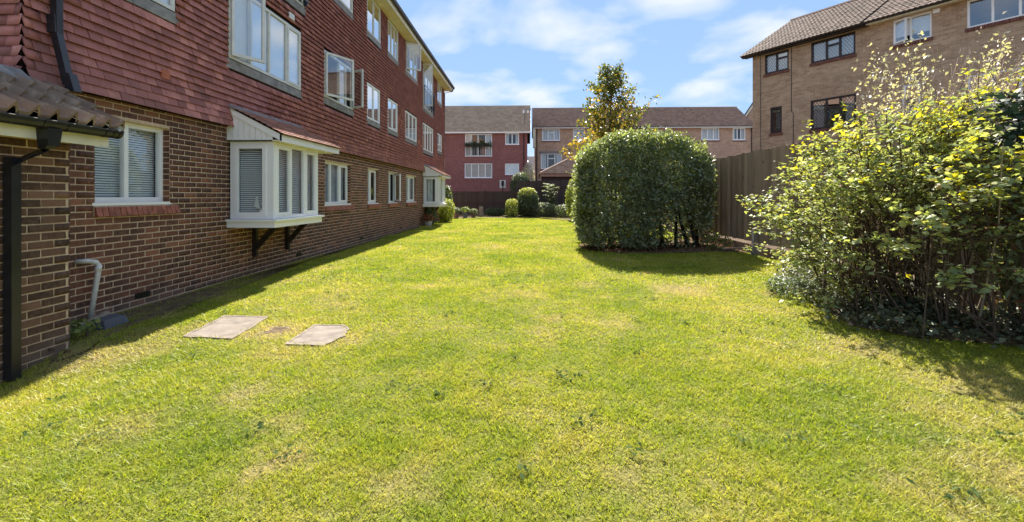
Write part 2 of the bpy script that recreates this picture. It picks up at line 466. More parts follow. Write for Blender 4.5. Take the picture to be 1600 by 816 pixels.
# ------------------------------------------------------------------ mesh helpers
class MB:
    """collects faces for ONE mesh object"""

    def __init__(s):
        s.v = []
        s.f = []

    def quad(s, *p):
        i = len(s.v)
        s.v += [tuple(q) for q in p]
        s.f.append(tuple(range(i, i + len(p))))
        return s

    def hexa(s, p):
        """p: 8 points, bottom ring 0-3, top ring 4-7"""
        i = len(s.v)
        s.v += [tuple(q) for q in p]
        for f in ((3, 2, 1, 0), (4, 5, 6, 7), (0, 1, 5, 4), (1, 2, 6, 5), (2, 3, 7, 6), (3, 0, 4, 7)):
            s.f.append(tuple(i + k for k in f))
        return s

    def box(s, x0, x1, y0, y1, z0, z1):
        return s.hexa([(x0, y0, z0), (x1, y0, z0), (x1, y1, z0), (x0, y1, z0), (x0, y0, z1), (x1, y0, z1), (x1, y1, z1), (x0, y1, z1)])

    def pbox(s, P, u0, u1, v0, v1, n0, n1):
        return s.hexa([P(u0, v0, n0), P(u0, v0, n1), P(u1, v0, n1), P(u1, v0, n0), P(u0, v1, n0), P(u0, v1, n1), P(u1, v1, n1), P(u1, v1, n0)])

    def prism(s, poly, a, b):
        """poly: list of points, extruded from offset a to offset b (vectors)"""
        a = Vector(a); b = Vector(b); i = len(s.v); n = len(poly)
        s.v += [tuple(Vector(p) + a) for p in poly] + [tuple(Vector(p) + b) for p in poly]
        s.f.append(tuple(range(i + n - 1, i - 1, -1)))
        s.f.append(tuple(range(i + n, i + 2 * n)))
        for k in range(n):
            j = (k + 1) % n
            s.f.append((i + k, i + j, i + n + j, i + n + k))
        return s

    def tube(s, pts, rad, seg=8, cap=True):
        pts = [Vector(p) for p in pts]
        rads = rad if isinstance(rad, (list, tuple)) else [rad] * len(pts)
        rings = []
        up = Vector((0.13, 0.21, 0.97))
        for k, p in enumerate(pts):
            d = (pts[min(k + 1, len(pts) - 1)] - pts[max(k - 1, 0)])
            if d.length < 1e-6:
                d = Vector((0, 0, 1))
            d.normalize()
            a = d.cross(up)
            if a.length < 0.05:
                a = d.cross(Vector((1, 0.1, 0)))
            a.normalize(); b = d.cross(a).normalized()
            i = len(s.v)
            for q in range(seg):
                t = 2 * math.pi * q / seg
                s.v.append(tuple(p + (a * math.cos(t) + b * math.sin(t)) * rads[k]))
            rings.append(i)
        for k in range(len(rings) - 1):
            for q in range(seg):
                w = (q + 1) % seg
                s.f.append((rings[k] + q, rings[k] + w, rings[k + 1] + w, rings[k + 1] + q))
        if cap:
            s.f.append(tuple(rings[0] + q for q in range(seg - 1, -1, -1)))
            s.f.append(tuple(rings[-1] + q for q in range(seg)))
        return s

    def lathe(s, c, prof, seg=14):
        rings = []
        for (r, z) in prof:
            i = len(s.v)
            for q in range(seg):
                t = 2 * math.pi * q / seg
                s.v.append((c[0] + r * math.cos(t), c[1] + r * math.sin(t), c[2] + z))
            rings.append(i)
        for k in range(len(rings) - 1):
            for q in range(seg):
                w = (q + 1) % seg
                s.f.append((rings[k] + q, rings[k] + w, rings[k + 1] + w, rings[k + 1] + q))
        s.f.append(tuple(rings[0] + q for q in range(seg - 1, -1, -1)))
        s.f.append(tuple(rings[-1] + q for q in range(seg)))
        return s

    def mesh(s, name, smooth=False):
        me = bpy.data.meshes.new(name)
        me.from_pydata(s.v, [], s.f)
        if smooth:
            me.polygons.foreach_set("use_smooth", [True] * len(me.polygons))
        me.update()
        return me


def np_mesh(name, V, F, mat):
    """V (n,3), F (m,k) with k=3 or 4"""
    me = bpy.data.meshes.new(name)
    k = F.shape[1]
    me.vertices.add(len(V)); me.vertices.foreach_set("co", V.astype(np.float32).ravel())
    me.loops.add(F.size); me.loops.foreach_set("vertex_index", F.astype(np.int32).ravel())
    me.polygons.add(len(F))
    me.polygons.foreach_set("loop_start", np.arange(0, F.size, k, dtype=np.int32))
    me.polygons.foreach_set("loop_total", np.full(len(F), k, dtype=np.int32))
    me.update(calc_edges=True)
    me.validate()
    me.materials.append(mat)
    return me


LOCAL = set()


def put(name, me, parent=None, mat=None, kind=None, basis=None, label=None):
    o = bpy.data.objects.new(name, me)
    C.objects.link(o)
    if mat is not None and me is not None and not me.materials:
        me.materials.append(mat)
    if parent is not None:
        o.parent = parent
        if parent.type == "EMPTY" and parent.name not in LOCAL:
            o.matrix_parent_inverse = parent.matrix_basis.inverted()
    if basis is not None:
        o.matrix_basis = basis
    if kind:
        o["kind"] = kind
    if label:
        o["label"] = label
    return o


def obj(name, mb, mat, parent=None, kind=None, smooth=False, label=None):
    return put(name, mb.mesh(name, smooth), parent, mat, kind, None, label)


def tag(o, label, cat, group=None):
    o["label"] = label
    o["category"] = cat
    if group:
        o["group"] = group
    return o


def thing(name, label, cat, loc=(0, 0, 0), rotz=0.0, group=None, local=False):
    o = bpy.data.objects.new(name, None)
    C.objects.link(o)
    o.empty_display_size = 0.2
    o.matrix_basis = Matrix.Translation(loc) @ Matrix.Rotation(rotz, 4, "Z")
    if local:
        LOCAL.add(o.name)
    return tag(o, label, cat, group)


CAMP = Vector((0, 0, 1.38))


def to_px(p):
    """photo pixel of a point (used only to choose which repeats become single objects)"""
    c, s = math.cos(YAW), math.sin(YAW)
    d = -p[0] * s + p[1] * c
    if d < 0.1:
        return None
    return 800 + 715 * (p[0] * c + p[1] * s) / d, 306 + 715 * (1.38 - p[2]) / d, d


def in_frame(p, m=10):
    q = to_px(p)
    return q is not None and -m < q[0] < 1600 + m and -m < q[1] < 816 + m


# ------------------------------------------------------------------ walls, bricks, tiles, windows
def wall_grid(mb, P, u0, u1, v0, v1, holes, reveal=0.11, n=0.0):
    us = sorted({u0, u1, *[min(max(h[0], u0), u1) for h in holes], *[min(max(h[1], u0), u1) for h in holes]})
    vs_ = sorted({v0, v1, *[min(max(h[2], v0), v1) for h in holes], *[min(max(h[3], v0), v1) for h in holes]})
    for a, b in zip(us, us[1:]):
        for c, d in zip(vs_, vs_[1:]):
            mu, mv = (a + b) / 2, (c + d) / 2
            if any(h[0] < mu < h[1] and h[2] < mv < h[3] for h in holes):
                continue
            mb.quad(P(a, c, n), P(b, c, n), P(b, d, n), P(a, d, n))
    for h in holes:
        a, b, c, d = h[:4]
        mb.quad(P(a, c, n), P(a, c, -reveal), P(a, d, -reveal), P(a, d, n))
        mb.quad(P(b, c, n), P(b, c, -reveal), P(b, d, -reveal), P(b, d, n))
        mb.quad(P(a, c, n), P(a, c, -reveal), P(b, c, -reveal), P(b, c, n))
        mb.quad(P(a, d, n), P(a, d, -reveal), P(b, d, -reveal), P(b, d, n))
    return mb


def split_by_holes(a, b, mv, holes, minw):
    segs = [(a, b)]
    for h in holes:
        if h[2] < mv < h[3]:
            out = []
            for (p, q) in segs:
                if h[1] <= p or h[0] >= q:
                    out.append((p, q))
                else:
                    if h[0] > p:
                        out.append((p, h[0]))
                    if h[1] < q:
                        out.append((h[1], q))
            segs = out
    return [(p, q) for p, q in segs if q - p > minw]


def frame_of(P):
    o = Vector(P(0, 0, 0))
    return (Vector(P(1, 0, 0)) - o, Vector(P(0, 1, 0)) - o, Vector(P(0, 0, 1)) - o)


def piece_mesh(name, w, h, n0, nb, nt, mat, P, j=0.0):
    """a brick or a hanging tile as a five-sided block; nb / nt: how far its lower / upper edge stands out"""
    U, Vv, N = frame_of(P)
    r = random.Random(hash((round(w, 3), round(h, 3), j)) & 0xffff)
    e = lambda: r.uniform(-j, j)
    pt = lambda u, v, n: U * u + Vv * v + N * n
    mb = MB()
    nl = max(n0, nb - .010) if nb != nt else n0
    a = [pt(-w / 2 + e(), -h / 2 + e(), nb + e()), pt(w / 2 + e(), -h / 2 + e(), nb + e()), pt(w / 2 + e(), h / 2, nt), pt(-w / 2 + e(), h / 2, nt)]
    b = [pt(-w / 2, -h / 2, nl), pt(w / 2, -h / 2, nl), pt(w / 2, h / 2, n0), pt(-w / 2, h / 2, n0)]
    i = [tuple(q) for q in a + b]
    mb.v = i
    mb.f = [(0, 1, 2, 3), (0, 4, 5, 1), (1, 5, 6, 2), (2, 6, 7, 3), (3, 7, 4, 0)]
    me = mb.mesh(name)
    me.materials.append(mat)
    return me


def lay(P, name, u0, u1, v0, v1, w, h, gapu, gapv, holes, parent, mat_o, mat_i, n0, nb, nt, budget, joined_name, flare=None, jit=0.003, overlap=0.0):
    """bricks or tiles over a wall: the `budget` that show largest as objects, the rest joined"""
    items = []
    rows = int(round((v1 - v0) / h))
    for k in range(rows):
        vb = v0 + k * h
        off = (k % 2) * w / 2 + (0.0 if overlap == 0 else 0.004 * ((k * 7) % 5))
        u = u0 - off
        while u < u1 - 1e-4:
            a, b = max(u, u0), min(u + w, u1)
            u += w
            for (p, q) in split_by_holes(a, b, vb + h / 2, holes, 0.035):
                items.append((k, p + gapu / 2, q - gapu / 2, vb + gapv / 2, vb + h - gapv / 2 + overlap))
    def size(it):
        c = P((it[1] + it[2]) / 2, (it[3] + it[4]) / 2, 0.02)
        if not in_frame(c, 0):
            return 0
        q0, q1 = to_px(P(it[1], it[3], 0)), to_px(P(it[2], it[4], 0))
        if q0 is None or q1 is None:
            return 0
        return abs(q0[0] - q1[0])
    full = w - gapu
    cand = []
    if budget:
        cand = sorted((i for i, it in enumerate(items) if abs(it[2] - it[1] - full) < 1e-3), key=lambda i: -size(items[i]))[:budget]
    single = {i for i in cand if size(items[i]) > 0}
    U, Vv, N = frame_of(P)
    meshes = {}
    V = []; F = []
    nl = max(n0, nb - .010) if nb != nt else n0
    rr = random.Random(5)
    for i, (k, a, b, c, d) in enumerate(items):
        fl = flare(k) if flare else 0.0
        dn = rr.uniform(-jit, jit)
        tilt = rr.uniform(-jit, jit)
        if i in single:
            key = rr.randrange(4)
            if key not in meshes:
                meshes[key] = piece_mesh(name, full, d - c, n0, nb, nt, mat_o, P, 0.002 + 0.0004 * key)
            o = put(name, meshes[key], parent)
            o.location = Vector(P((a + b) / 2, (c + d) / 2, fl + dn))
            if nb != nt:
                o.rotation_euler = N * (rr.uniform(-.006, .006) if rr.random() < .93 else rr.uniform(-.05, .05))
            continue
        base = len(V)
        for (u, v, n) in ((a, c, nb + fl + dn + tilt), (b, c, nb + fl + dn - tilt), (b, d, nt + fl + dn), (a, d, nt + fl + dn), (a, c, nl + (fl if nl != n0 else 0)), (b, c, nl + (fl if nl != n0 else 0)), (b, d, n0), (a, d, n0)):
            V.append(P(u, v, n))
        F += [(base, base + 1, base + 2, base + 3), (base, base + 4, base + 5, base + 1), (base + 1, base + 5, base + 6, base + 2), (base + 2, base + 6, base + 7, base + 3), (base + 3, base + 7, base + 4, base)]
    if F:
        me = np_mesh(joined_name, np.array(V), np.array(F), mat_i)
        put(joined_name, me, parent, kind="stuff")
    return len(single), len(items)


def blind_slats(P, u0, u1, v0, v1, n, pitch=0.03):
    mb = MB()
    v = v0 + 0.02
    while v < v1 - 0.01:
        mb.hexa([P(u0, v, n + .008), P(u1, v, n + .008), P(u1, v + .021, n - .010), P(u0, v + .021, n - .010),
                 P(u0, v + .002, n + .0095), P(u1, v + .002, n + .0095), P(u1, v + .023, n - .0085), P(u0, v + .023, n - .0085)])
        v += pitch
    mb.pbox(P, u0, u1, v1 - .02, v1, n - .015, n + .015)
    return mb


def drape(P, u0, u1, v0, v1, n, folds=6, depth=0.03):
    """a curtain hanging in folds"""
    mb = MB()
    m = folds * 4
    for k in range(m):
        a, b = k / m, (k + 1) / m
        na, nb_ = n + depth * math.sin(a * folds * 2 * math.pi), n + depth * math.sin(b * folds * 2 * math.pi)
        ua, ub = u0 + (u1 - u0) * a, u0 + (u1 - u0) * b
        mb.hexa([P(ua, v0, na), P(ub, v0, nb_), P(ub, v0, nb_ - .004), P(ua, v0, na - .004), P(ua, v1, na), P(ub, v1, nb_), P(ub, v1, nb_ - .004), P(ua, v1, na - .004)])
    return mb


def sash_mesh(P, u0, u1, v0, v1, n0, n1, w):
    mb = MB()
    mb.pbox(P, u0, u0 + w, v0, v1, n0, n1); mb.pbox(P, u1 - w, u1, v0, v1, n0, n1)
    mb.pbox(P, u0 + w, u1 - w, v0, v0 + w, n0, n1); mb.pbox(P, u0 + w, u1 - w, v1 - w, v1, n0, n1)
    return mb


def swing(P, hinge_u, side, ang):
    """P turned outward about the vertical line u=hinge_u; side +1: the leaf runs to larger u"""
    ca, sa = math.cos(ang), math.sin(ang)
    def Q(u, v, n):
        d = (u - hinge_u)
        return P(hinge_u + d * ca - n * sa * side, v, abs(d) * sa + n * ca)
    return Q


def window(parent, P, u0, u1, v0, v1, lights, n=-0.06, mat=None, fw=0.05, casement=(), opened=None, blind=None, room=None, glass=None, sill=0.03, hopper=(), lattice=False, depth=0.5, name="window", label=None):
    """frame (the part) with mullions, sashes, panes, sill, blind and the room behind as sub-parts.
    lights: list of boundaries as fractions 0..1"""
    mat = mat or M_WHITE
    glass = glass or M_GLASS
    mb = MB()
    mb.pbox(P, u0, u0 + fw, v0, v1, n - .06, n); mb.pbox(P, u1 - fw, u1, v0, v1, n - .06, n)
    mb.pbox(P, u0 + fw, u1 - fw, v0, v0 + fw, n - .06, n); mb.pbox(P, u0 + fw, u1 - fw, v1 - fw, v1, n - .06, n)
    U = [u0 + (u1 - u0) * x for x in lights]
    for x in U[1:-1]:
        mb.pbox(P, x - fw / 2, x + fw / 2, v0 + fw, v1 - fw, n - .06, n - .002)
    part = obj(name, mb, mat, parent, label=label)
    opened = opened or {}
    for i, (a, b) in enumerate(zip(U, U[1:])):
        a2 = a + (fw if i == 0 else fw / 2); b2 = b - (fw if i == len(U) - 2 else fw / 2)
        lo, hi = v0 + fw, v1 - fw
        Q = P
        if i in opened:
            side, ang = opened[i]
            Q = swing((lambda uu, vv, kk: P(uu, vv, kk + n)), a2 if side > 0 else b2, side, ang)
            obj("sash", sash_mesh(Q, a2 - .01, b2 + .01, lo - .01, hi + .01, 0.0, 0.045, 0.052), mat, part)
            obj("pane", MB().pbox(Q, a2 + .04, b2 - .04, lo + .04, hi - .04, 0.018, 0.026), glass, part)
            continue
        if i in hopper:
            mid = hi - (hi - lo) * 0.30
            obj("transom", MB().pbox(P, a2, b2, mid - fw / 2, mid + fw / 2, n - .05, n + .004), mat, part)
            obj("pane", MB().pbox(P, a2, b2, mid + fw / 2, hi, n - .036, n - .028), glass, part)
            obj("pane", MB().pbox(P, a2, b2, lo, mid - fw / 2, n - .036, n - .028), glass, part)
            hi = mid - fw / 2
        elif i in casement:
            obj("sash", sash_mesh(P, a2 - .008, b2 + .008, lo - .008, hi + .008, n - .03, n + .012, 0.045), mat, part)
            obj("pane", MB().pbox(P, a2 + .03, b2 - .03, lo + .03, hi - .03, n - .018, n - .010), glass, part)
        else:
            obj("pane", MB().pbox(P, a2, b2, lo, hi, n - .036, n - .028), glass, part)
        if lattice:
            lm = MB()
            W, Hh, st = b2 - a2, hi - lo, 0.115
            k = -int(Hh / st) - 2
            while k * st < W + Hh:
                for sgn in (1, -1):
                    x0 = k * st
                    # line x = x0 + sgn * 0.72 * y
                    y_a, y_b = 0.0, Hh
                    xa, xb = (x0, x0 + 0.72 * Hh) if sgn > 0 else (x0 + 0.72 * Hh, x0)
                    t0, t1 = 0.0, 1.0
                    dxx = xb - xa
                    ta, tb = (0 - xa) / dxx, (W - xa) / dxx
                    t0 = max(t0, min(ta, tb)); t1 = min(t1, max(ta, tb))
                    if t1 - t0 > 0.02:
                        p0 = (a2 + xa + dxx * t0, lo + Hh * t0); p1 = (a2 + xa + dxx * t1, lo + Hh * t1)
                        ww = 0.006
                        nn = n - .022 + (0.002 if sgn > 0 else 0.0)
                        lm.hexa([P(p0[0] - ww, p0[1], nn - .004), P(p0[0] + ww, p0[1], nn - .004), P(p0[0] + ww, p0[1], nn), P(p0[0] - ww, p0[1], nn),
                                 P(p1[0] - ww, p1[1], nn - .004), P(p1[0] + ww, p1[1], nn - .004), P(p1[0] + ww, p1[1], nn), P(p1[0] - ww, p1[1], nn)])
                k += 1
            if lm.f:
                obj("leaded_lattice", lm, M_BLACK, part)
    if sill:
        obj("sill", MB().pbox(P, u0 - .03, u1 + .03, v0 - .035, v0 - .001, n - .06, n + .06 + sill), mat, part)
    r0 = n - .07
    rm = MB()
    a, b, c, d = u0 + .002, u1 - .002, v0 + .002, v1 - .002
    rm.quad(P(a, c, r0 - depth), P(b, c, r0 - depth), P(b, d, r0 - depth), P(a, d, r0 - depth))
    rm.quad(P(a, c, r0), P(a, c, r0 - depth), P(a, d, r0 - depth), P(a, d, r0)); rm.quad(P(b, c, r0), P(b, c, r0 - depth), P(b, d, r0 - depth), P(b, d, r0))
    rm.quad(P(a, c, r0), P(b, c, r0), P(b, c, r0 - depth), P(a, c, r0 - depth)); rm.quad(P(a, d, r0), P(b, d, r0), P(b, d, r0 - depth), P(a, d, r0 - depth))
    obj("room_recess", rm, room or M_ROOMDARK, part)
    if blind == "slats":
        obj("blind", blind_slats(P, u0 + .02, u1 - .02, v0 + .03, v1 - .02, n - .11), M_BLIND, part)
    elif blind == "roller":
        obj("blind", MB().pbox(P, u0 + .03, u1 - .03, v0 + (v1 - v0) * .08, v1 - .02, n - .09, n - .08), M_BLIND, part)
    elif blind == "half":
        obj("blind", MB().pbox(P, u0 + .03, u1 - .03, v0 + (v1 - v0) * .30, v1 - .02, n - .09, n - .08), M_BLIND, part)
    elif blind == "far":
        obj("blind", MB().pbox(P, u0 + .03, u1 - .03, v0 + .02, v1 - .02, n - .12, n - .11), M_BLINDFAR, part)
    elif blind == "net":
        obj("curtain", drape(P, u0 + .03, u1 - .03, v0 + .02, v1 - .02, n - .14, 9, .02), M_CURTAIN, part)
    elif blind == "curtains":
        w = (u1 - u0) * .26
        obj("curtain", drape(P, u0 + .03, u0 + w, v0 + .02, v1 - .02, n - .14, 3), M_CURTAIN, part)
        obj("curtain", drape(P, u1 - w, u1 - .03, v0 + .02, v1 - .02, n - .14, 3), M_CURTAIN, part)
    elif blind == "greycurtain":
        obj("curtain", drape(P, u0 + .03, u1 - (u1 - u0) * .35, v0 + .02, v1 - .02, n - .14, 4), M_CURTAIN_G, part)
    return part


def pantile(w, l, roll=0.045, th=0.018, n=8, kind="pan"):
    """one roof tile: x across, y up the slope, z out"""
    V = []; F = []
    for y, lift in ((0.0, th), (l, 0.0)):
        for q in range(n + 1):
            x = q / n
            if kind == "pan":
                z = roll * (0.5 - 0.5 * math.cos(2 * math.pi * min(1, max(0, (x - 0.45) / 0.55)))) if x > 0.45 else -0.004 * math.sin(math.pi * x / 0.45)
            else:
                z = roll * 0.5 * (1 + math.cos(4 * math.pi * x)) * 0.5
            V.append((x * w, y, z + lift + 0.004))
    base = len(V)
    for q in range(n + 1):
        V.append((V[q][0], 0.0, V[q][2] - th - 0.003))
    for q in range(n):
        F.append((q, q + 1, n + 2 + q, n + 1 + q))
        F.append((base + q, base + q + 1, q + 1, q))
    return np.array(V), np.array(F)


def roof_tiles(parent, org, ux, uy, cols, rows, w, gauge, mat_o, mat_i, single=0, kind="pan", roll=0.045, th=0.018, start=None, end=None, joined="roof_tiles", n=8):
    org, ux, uy = Vector(org), Vector(ux).normalized(), Vector(uy).normalized()
    nz_ = ux.cross(uy).normalized()
    V0, F0 = pantile(w, gauge + 0.03, roll, th, n, kind)
    M = Matrix((ux, uy, nz_)).transposed().to_4x4()
    items = []
    for r in range(rows):
        c0 = start(r) if start else 0
        c1 = end(r) if end else cols
        for c in range(c0, c1):
            items.append((r, c))
    mesh1 = None
    Vs = []; Fs = []; off = 0
    R3 = np.array(M.to_3x3())
    for i, (r, c) in enumerate(items):
        jx, jy, jz = random.uniform(-.003, .003), random.uniform(-.006, .006), random.uniform(-.002, .003)
        loc = org + ux * (c * w + jx) + uy * (r * gauge + jy) + nz_ * jz
        if i < single:
            if mesh1 is None:
                mesh1 = np_mesh("roof_tile", V0, F0, mat_o)
                mesh1.polygons.foreach_set("use_smooth", [True] * len(mesh1.polygons))
                mesh1.set_sharp_from_angle(angle=R(40))
            B = M.copy(); B.translation = loc
            put("roof_tile", mesh1, parent, basis=B)
        else:
            Vs.append(V0 @ R3.T + np.array(loc)); Fs.append(F0 + off); off += len(V0)
    if Vs:
        put(joined, np_mesh(joined, np.concatenate(Vs), np.concatenate(Fs), mat_i), parent, kind="stuff")


# ------------------------------------------------------------------ ground
def sstep(x, a, b):
    t = np.clip((x - a) / (b - a), 0, 1)
    return t * t * (3 - 2 * t)


def gz(X, Y):
    X = np.asarray(X, float); Y = np.asarray(Y, float)
    z = 0.10 * sstep(X, 2.4, 5.0)
    z = z - 0.20 * np.exp(-(((X + 4.3) / 0.9) ** 2 + ((Y - 3.3) / 0.75) ** 2))
    z = z + 0.012 * np.sin(X * 1.3 + 0.4) * np.sin(Y * 0.9) + 0.006 * np.sin(X * 3.1 + Y * 2.3)
    z = z - 0.012
    return z


_r = random.Random(17)
DRY = [(2.25, 6.85, .42, .9), (2.5, 7.0, .3, .7), (-2.6, 4.62, .30, .9), (-3.55, 4.75, .22, .6), (-1.75, 4.35, .22, .6), (-2.2, 4.0, .25, .5), (-3.6, 4.1, .35, .7), (-4.0, 4.0, .3, .9),
       (-3.9, 4.6, .2, .6), (-2.0, 3.15, .16, .7), (-1.5, 2.75, .12, .7), (-1.3, 2.35, .14, .8), (-2.4, 2.7, .2, .5), (3.05, 4.25, .3, .6), (2.4, 2.35, .3, .7), (1.9, 2.2, .22, .6), (.25, 5.2, .16, .6), (1.0, 5.0, .2, .5),
       (3.3, 3.35, .4, .6), (2.7, 3.0, .3, .5), (3.4, 2.75, .4, .6), (-.6, 2.2, .15, .6), (.5, 2.3, .14, .5), (-4.2, 5.3, .18, .6), (-4.25, 6.2, .2, .5)]
DRY += [(_r.uniform(-4, 4), _r.uniform(2, 16), _r.uniform(.08, .28), _r.uniform(.25, .65)) for _ in range(44)]


def dryness(X, Y):
    d = np.zeros(len(X))
    wx = X + .05 * np.sin(Y * 23) + .04 * np.sin(X * 31 + Y * 17); wy = Y + .05 * np.sin(X * 27 + 1)
    for (a, b, s, k) in DRY:
        d = np.maximum(d, .62 * k * np.exp(-(((wx - a) / s) ** 2 + ((wy - b) / (s * 1.1)) ** 2) ** 1.5))
    return d


def sheet(name, xs, ys, zf, mat, kind, dz=0.0):
    X, Y = np.meshgrid(xs, ys)
    Z = zf(X, Y) + dz
    V = np.stack([X.ravel(), Y.ravel(), Z.ravel()], 1)
    nx, ny = len(xs), len(ys)
    i = (np.arange(ny - 1)[:, None] * nx + np.arange(nx - 1)[None, :]).ravel()
    F = np.stack([i, i + 1, i + nx + 1, i + nx], 1)
    me = np_mesh(name, V, F, mat)
    me.polygons.foreach_set("use_smooth", [True] * len(me.polygons))
    if mat is M_TURF:
        me.attributes.new("dry", "FLOAT", "POINT").data.foreach_set("value", dryness(V[:, 0], V[:, 1]).astype(np.float32))
    return put(name, me, kind=kind)


sheet("lawn", np.linspace(-4.9, 5.3, 120), np.linspace(-16, 32.2, 480), gz, M_TURF, "structure")
sheet("ground", np.array([-700, -100, -40, -20, -6, 6, 20, 60, 200, 700.]), np.array([-200, -60, -10, 5, 20, 40, 80, 200, 500, 1200.]), lambda X, Y: X * 0 - 0.42, M_GROUND, "structure")
sheet("garden_soil", np.linspace(5.06, 30, 12), np.linspace(-3, 60, 20), lambda X, Y: X * 0 + 0.0, M_SOIL, "structure")
sheet("yard_ground", np.linspace(-14, 5.0, 12), np.linspace(32.25, 70, 20), lambda X, Y: X * 0 + 0.0, M_SOIL, "structure")


def bed(name, pts):
    """a bare soil patch lying just over the turf sheet"""
    mb = MB()
    n = len(pts)
    cx = sum(p[0] for p in pts) / n; cy = sum(p[1] for p in pts) / n
    rings = [1.0, 0.7, 0.4]
    idx = []
    for k in rings:
        row = []
        for p in pts:
            x, y = cx + (p[0] - cx) * k, cy + (p[1] - cy) * k
            row.append(len(mb.v)); mb.v.append((x, y, float(gz(x, y)) + 0.012))
        idx.append(row)
    ci = len(mb.v); mb.v.append((cx, cy, float(gz(cx, cy)) + 0.014))
    for a, b in zip(idx, idx[1:]):
        for k in range(n):
            j = (k + 1) % n
            mb.f.append((a[k], a[j], b[j], b[k]))
    for k in range(n):
        mb.f.append((idx[-1][k], idx[-1][(k + 1) % n], ci))
    return obj(name, mb, M_SOIL, kind="structure", smooth=True)


BUSH_BED = [(4.05, 7.2), (3.80, 6.4), (3.62, 5.8), (3.42, 5.2), (3.36, 4.8), (3.62, 4.42), (3.95, 4.25), (4.4, 4.05), (4.98, 3.85), (4.98, 5.0), (4.98, 6.5), (4.98, 8.2), (4.5, 8.0)]
HEDGE_BED = [(1.6, 11.6), (2.2, 11.1), (3.2, 10.95), (4.2, 10.8), (4.98, 10.5), (4.98, 12.0), (4.98, 13.8), (3.5, 14.0), (2.0, 13.8), (1.4, 12.8)]
BACK_BED = [(-5.2, 28.0), (-4.3, 27.4), (-3.4, 29.2), (-2.0, 30.0), (-0.6, 29.6), (0.7, 29.6), (2.0, 29.0), (2.6, 26.0), (3.0, 24.0), (4.98, 23.0), (4.98, 28.0), (4.98, 31.9), (0, 31.9), (-5.2, 31.9)]
WALL_BED = [(-4.87, 4.25), (-4.5, 4.2), (-4.22, 3.9), (-4.1, 4.1), (-4.3, 4.6), (-4.62, 5.4), (-4.72, 6.5), (-4.66, 7.2), (-4.74, 8.5), (-4.68, 9.6), (-4.76, 11), (-4.7, 13), (-4.77, 15.5), (-4.7, 18), (-4.74, 20), (-4.87, 20.4)]
for nm, b_ in (("soil_bed", BUSH_BED), ("soil_bed", HEDGE_BED), ("soil_bed", BACK_BED), ("soil_bed", WALL_BED)):
    bed(nm, b_)


def inside(poly, X, Y):
    r = np.zeros(X.shape, bool)
    n = len(poly)
    for i in range(n):
        x0, y0 = poly[i]; x1, y1 = poly[(i + 1) % n]
        c = ((y0 > Y) != (y1 > Y)) & (X < (x1 - x0) * (Y - y0) / (y1 - y0 + 1e-12) + x0)
        r ^= c
    return r


SLABS = [[(-3.43, 4.43), (-3.51, 5.19), (-2.96, 5.15), (-2.84, 4.33)], [(-2.25, 4.18), (-2.29, 4.83), (-1.95, 4.82), (-1.85, 4.70), (-1.80, 4.45), (-1.87, 4.14)], [(-2.68, 4.52), (-2.66, 4.76), (-2.46, 4.74), (-2.50, 4.50)]]

# ------------------------------------------------------------------ left block of flats
XF = -4.88
PW = lambda u, v, n: (XF + n, u, v)
YA, YB = 4.22, 26.5
block = thing("apartment_block", "long three storey block with dark brick ground floor and red hung tiles above", "apartment block", (XF, 15, 0))
GF = [  # ground floor windows: u0,u1,v0,v1
    (5.0, 6.08, 1.30, 2.29), (10.88, 12.48, 1.17, 2.23), (13.84, 14.84, 1.15, 2.22), (15.92, 16.98, 1.14, 2.22), (18.3, 19.9, 1.13, 2.22)]
BAYS = [(7.33, 8.92), (21.27, 22.95)]
bayholes = [(b0 + .05, b0 + 2.05, 1.0, 2.25) for b0, b1 in BAYS]
mb = MB()
wall_grid(mb, PW, YA, YB, -0.35, 2.56, GF + bayholes)
mb.quad((XF, YB, -.35), (-13, YB, -.35), (-13, YB, 2.56), (XF, YB, 2.56))
mb.quad((XF, YA, -.35), (-13, YA, -.35), (-13, YA, 2.56), (XF, YA, 2.56))
mb.quad((-13, YA, -.35), (-13, YB, -.35), (-13, YB, 7.6), (-13, YA, 7.6))
gwall = obj("wall", mb, M_MORTAR, block, label="dark brick ground floor wall")
nb_, nt_ = lay(PW, "brick", YA, YB, -0.225, 2.55, 0.225, 0.075, 0.015, 0.014, [(h[0], h[1], h[2] - .07, h[3]) for h in GF] + bayholes, gwall, M_BRICK_O, M_BRICK_I, -0.01, 0.0035, 0.0035, 235, "far_bricks", None, .0015)
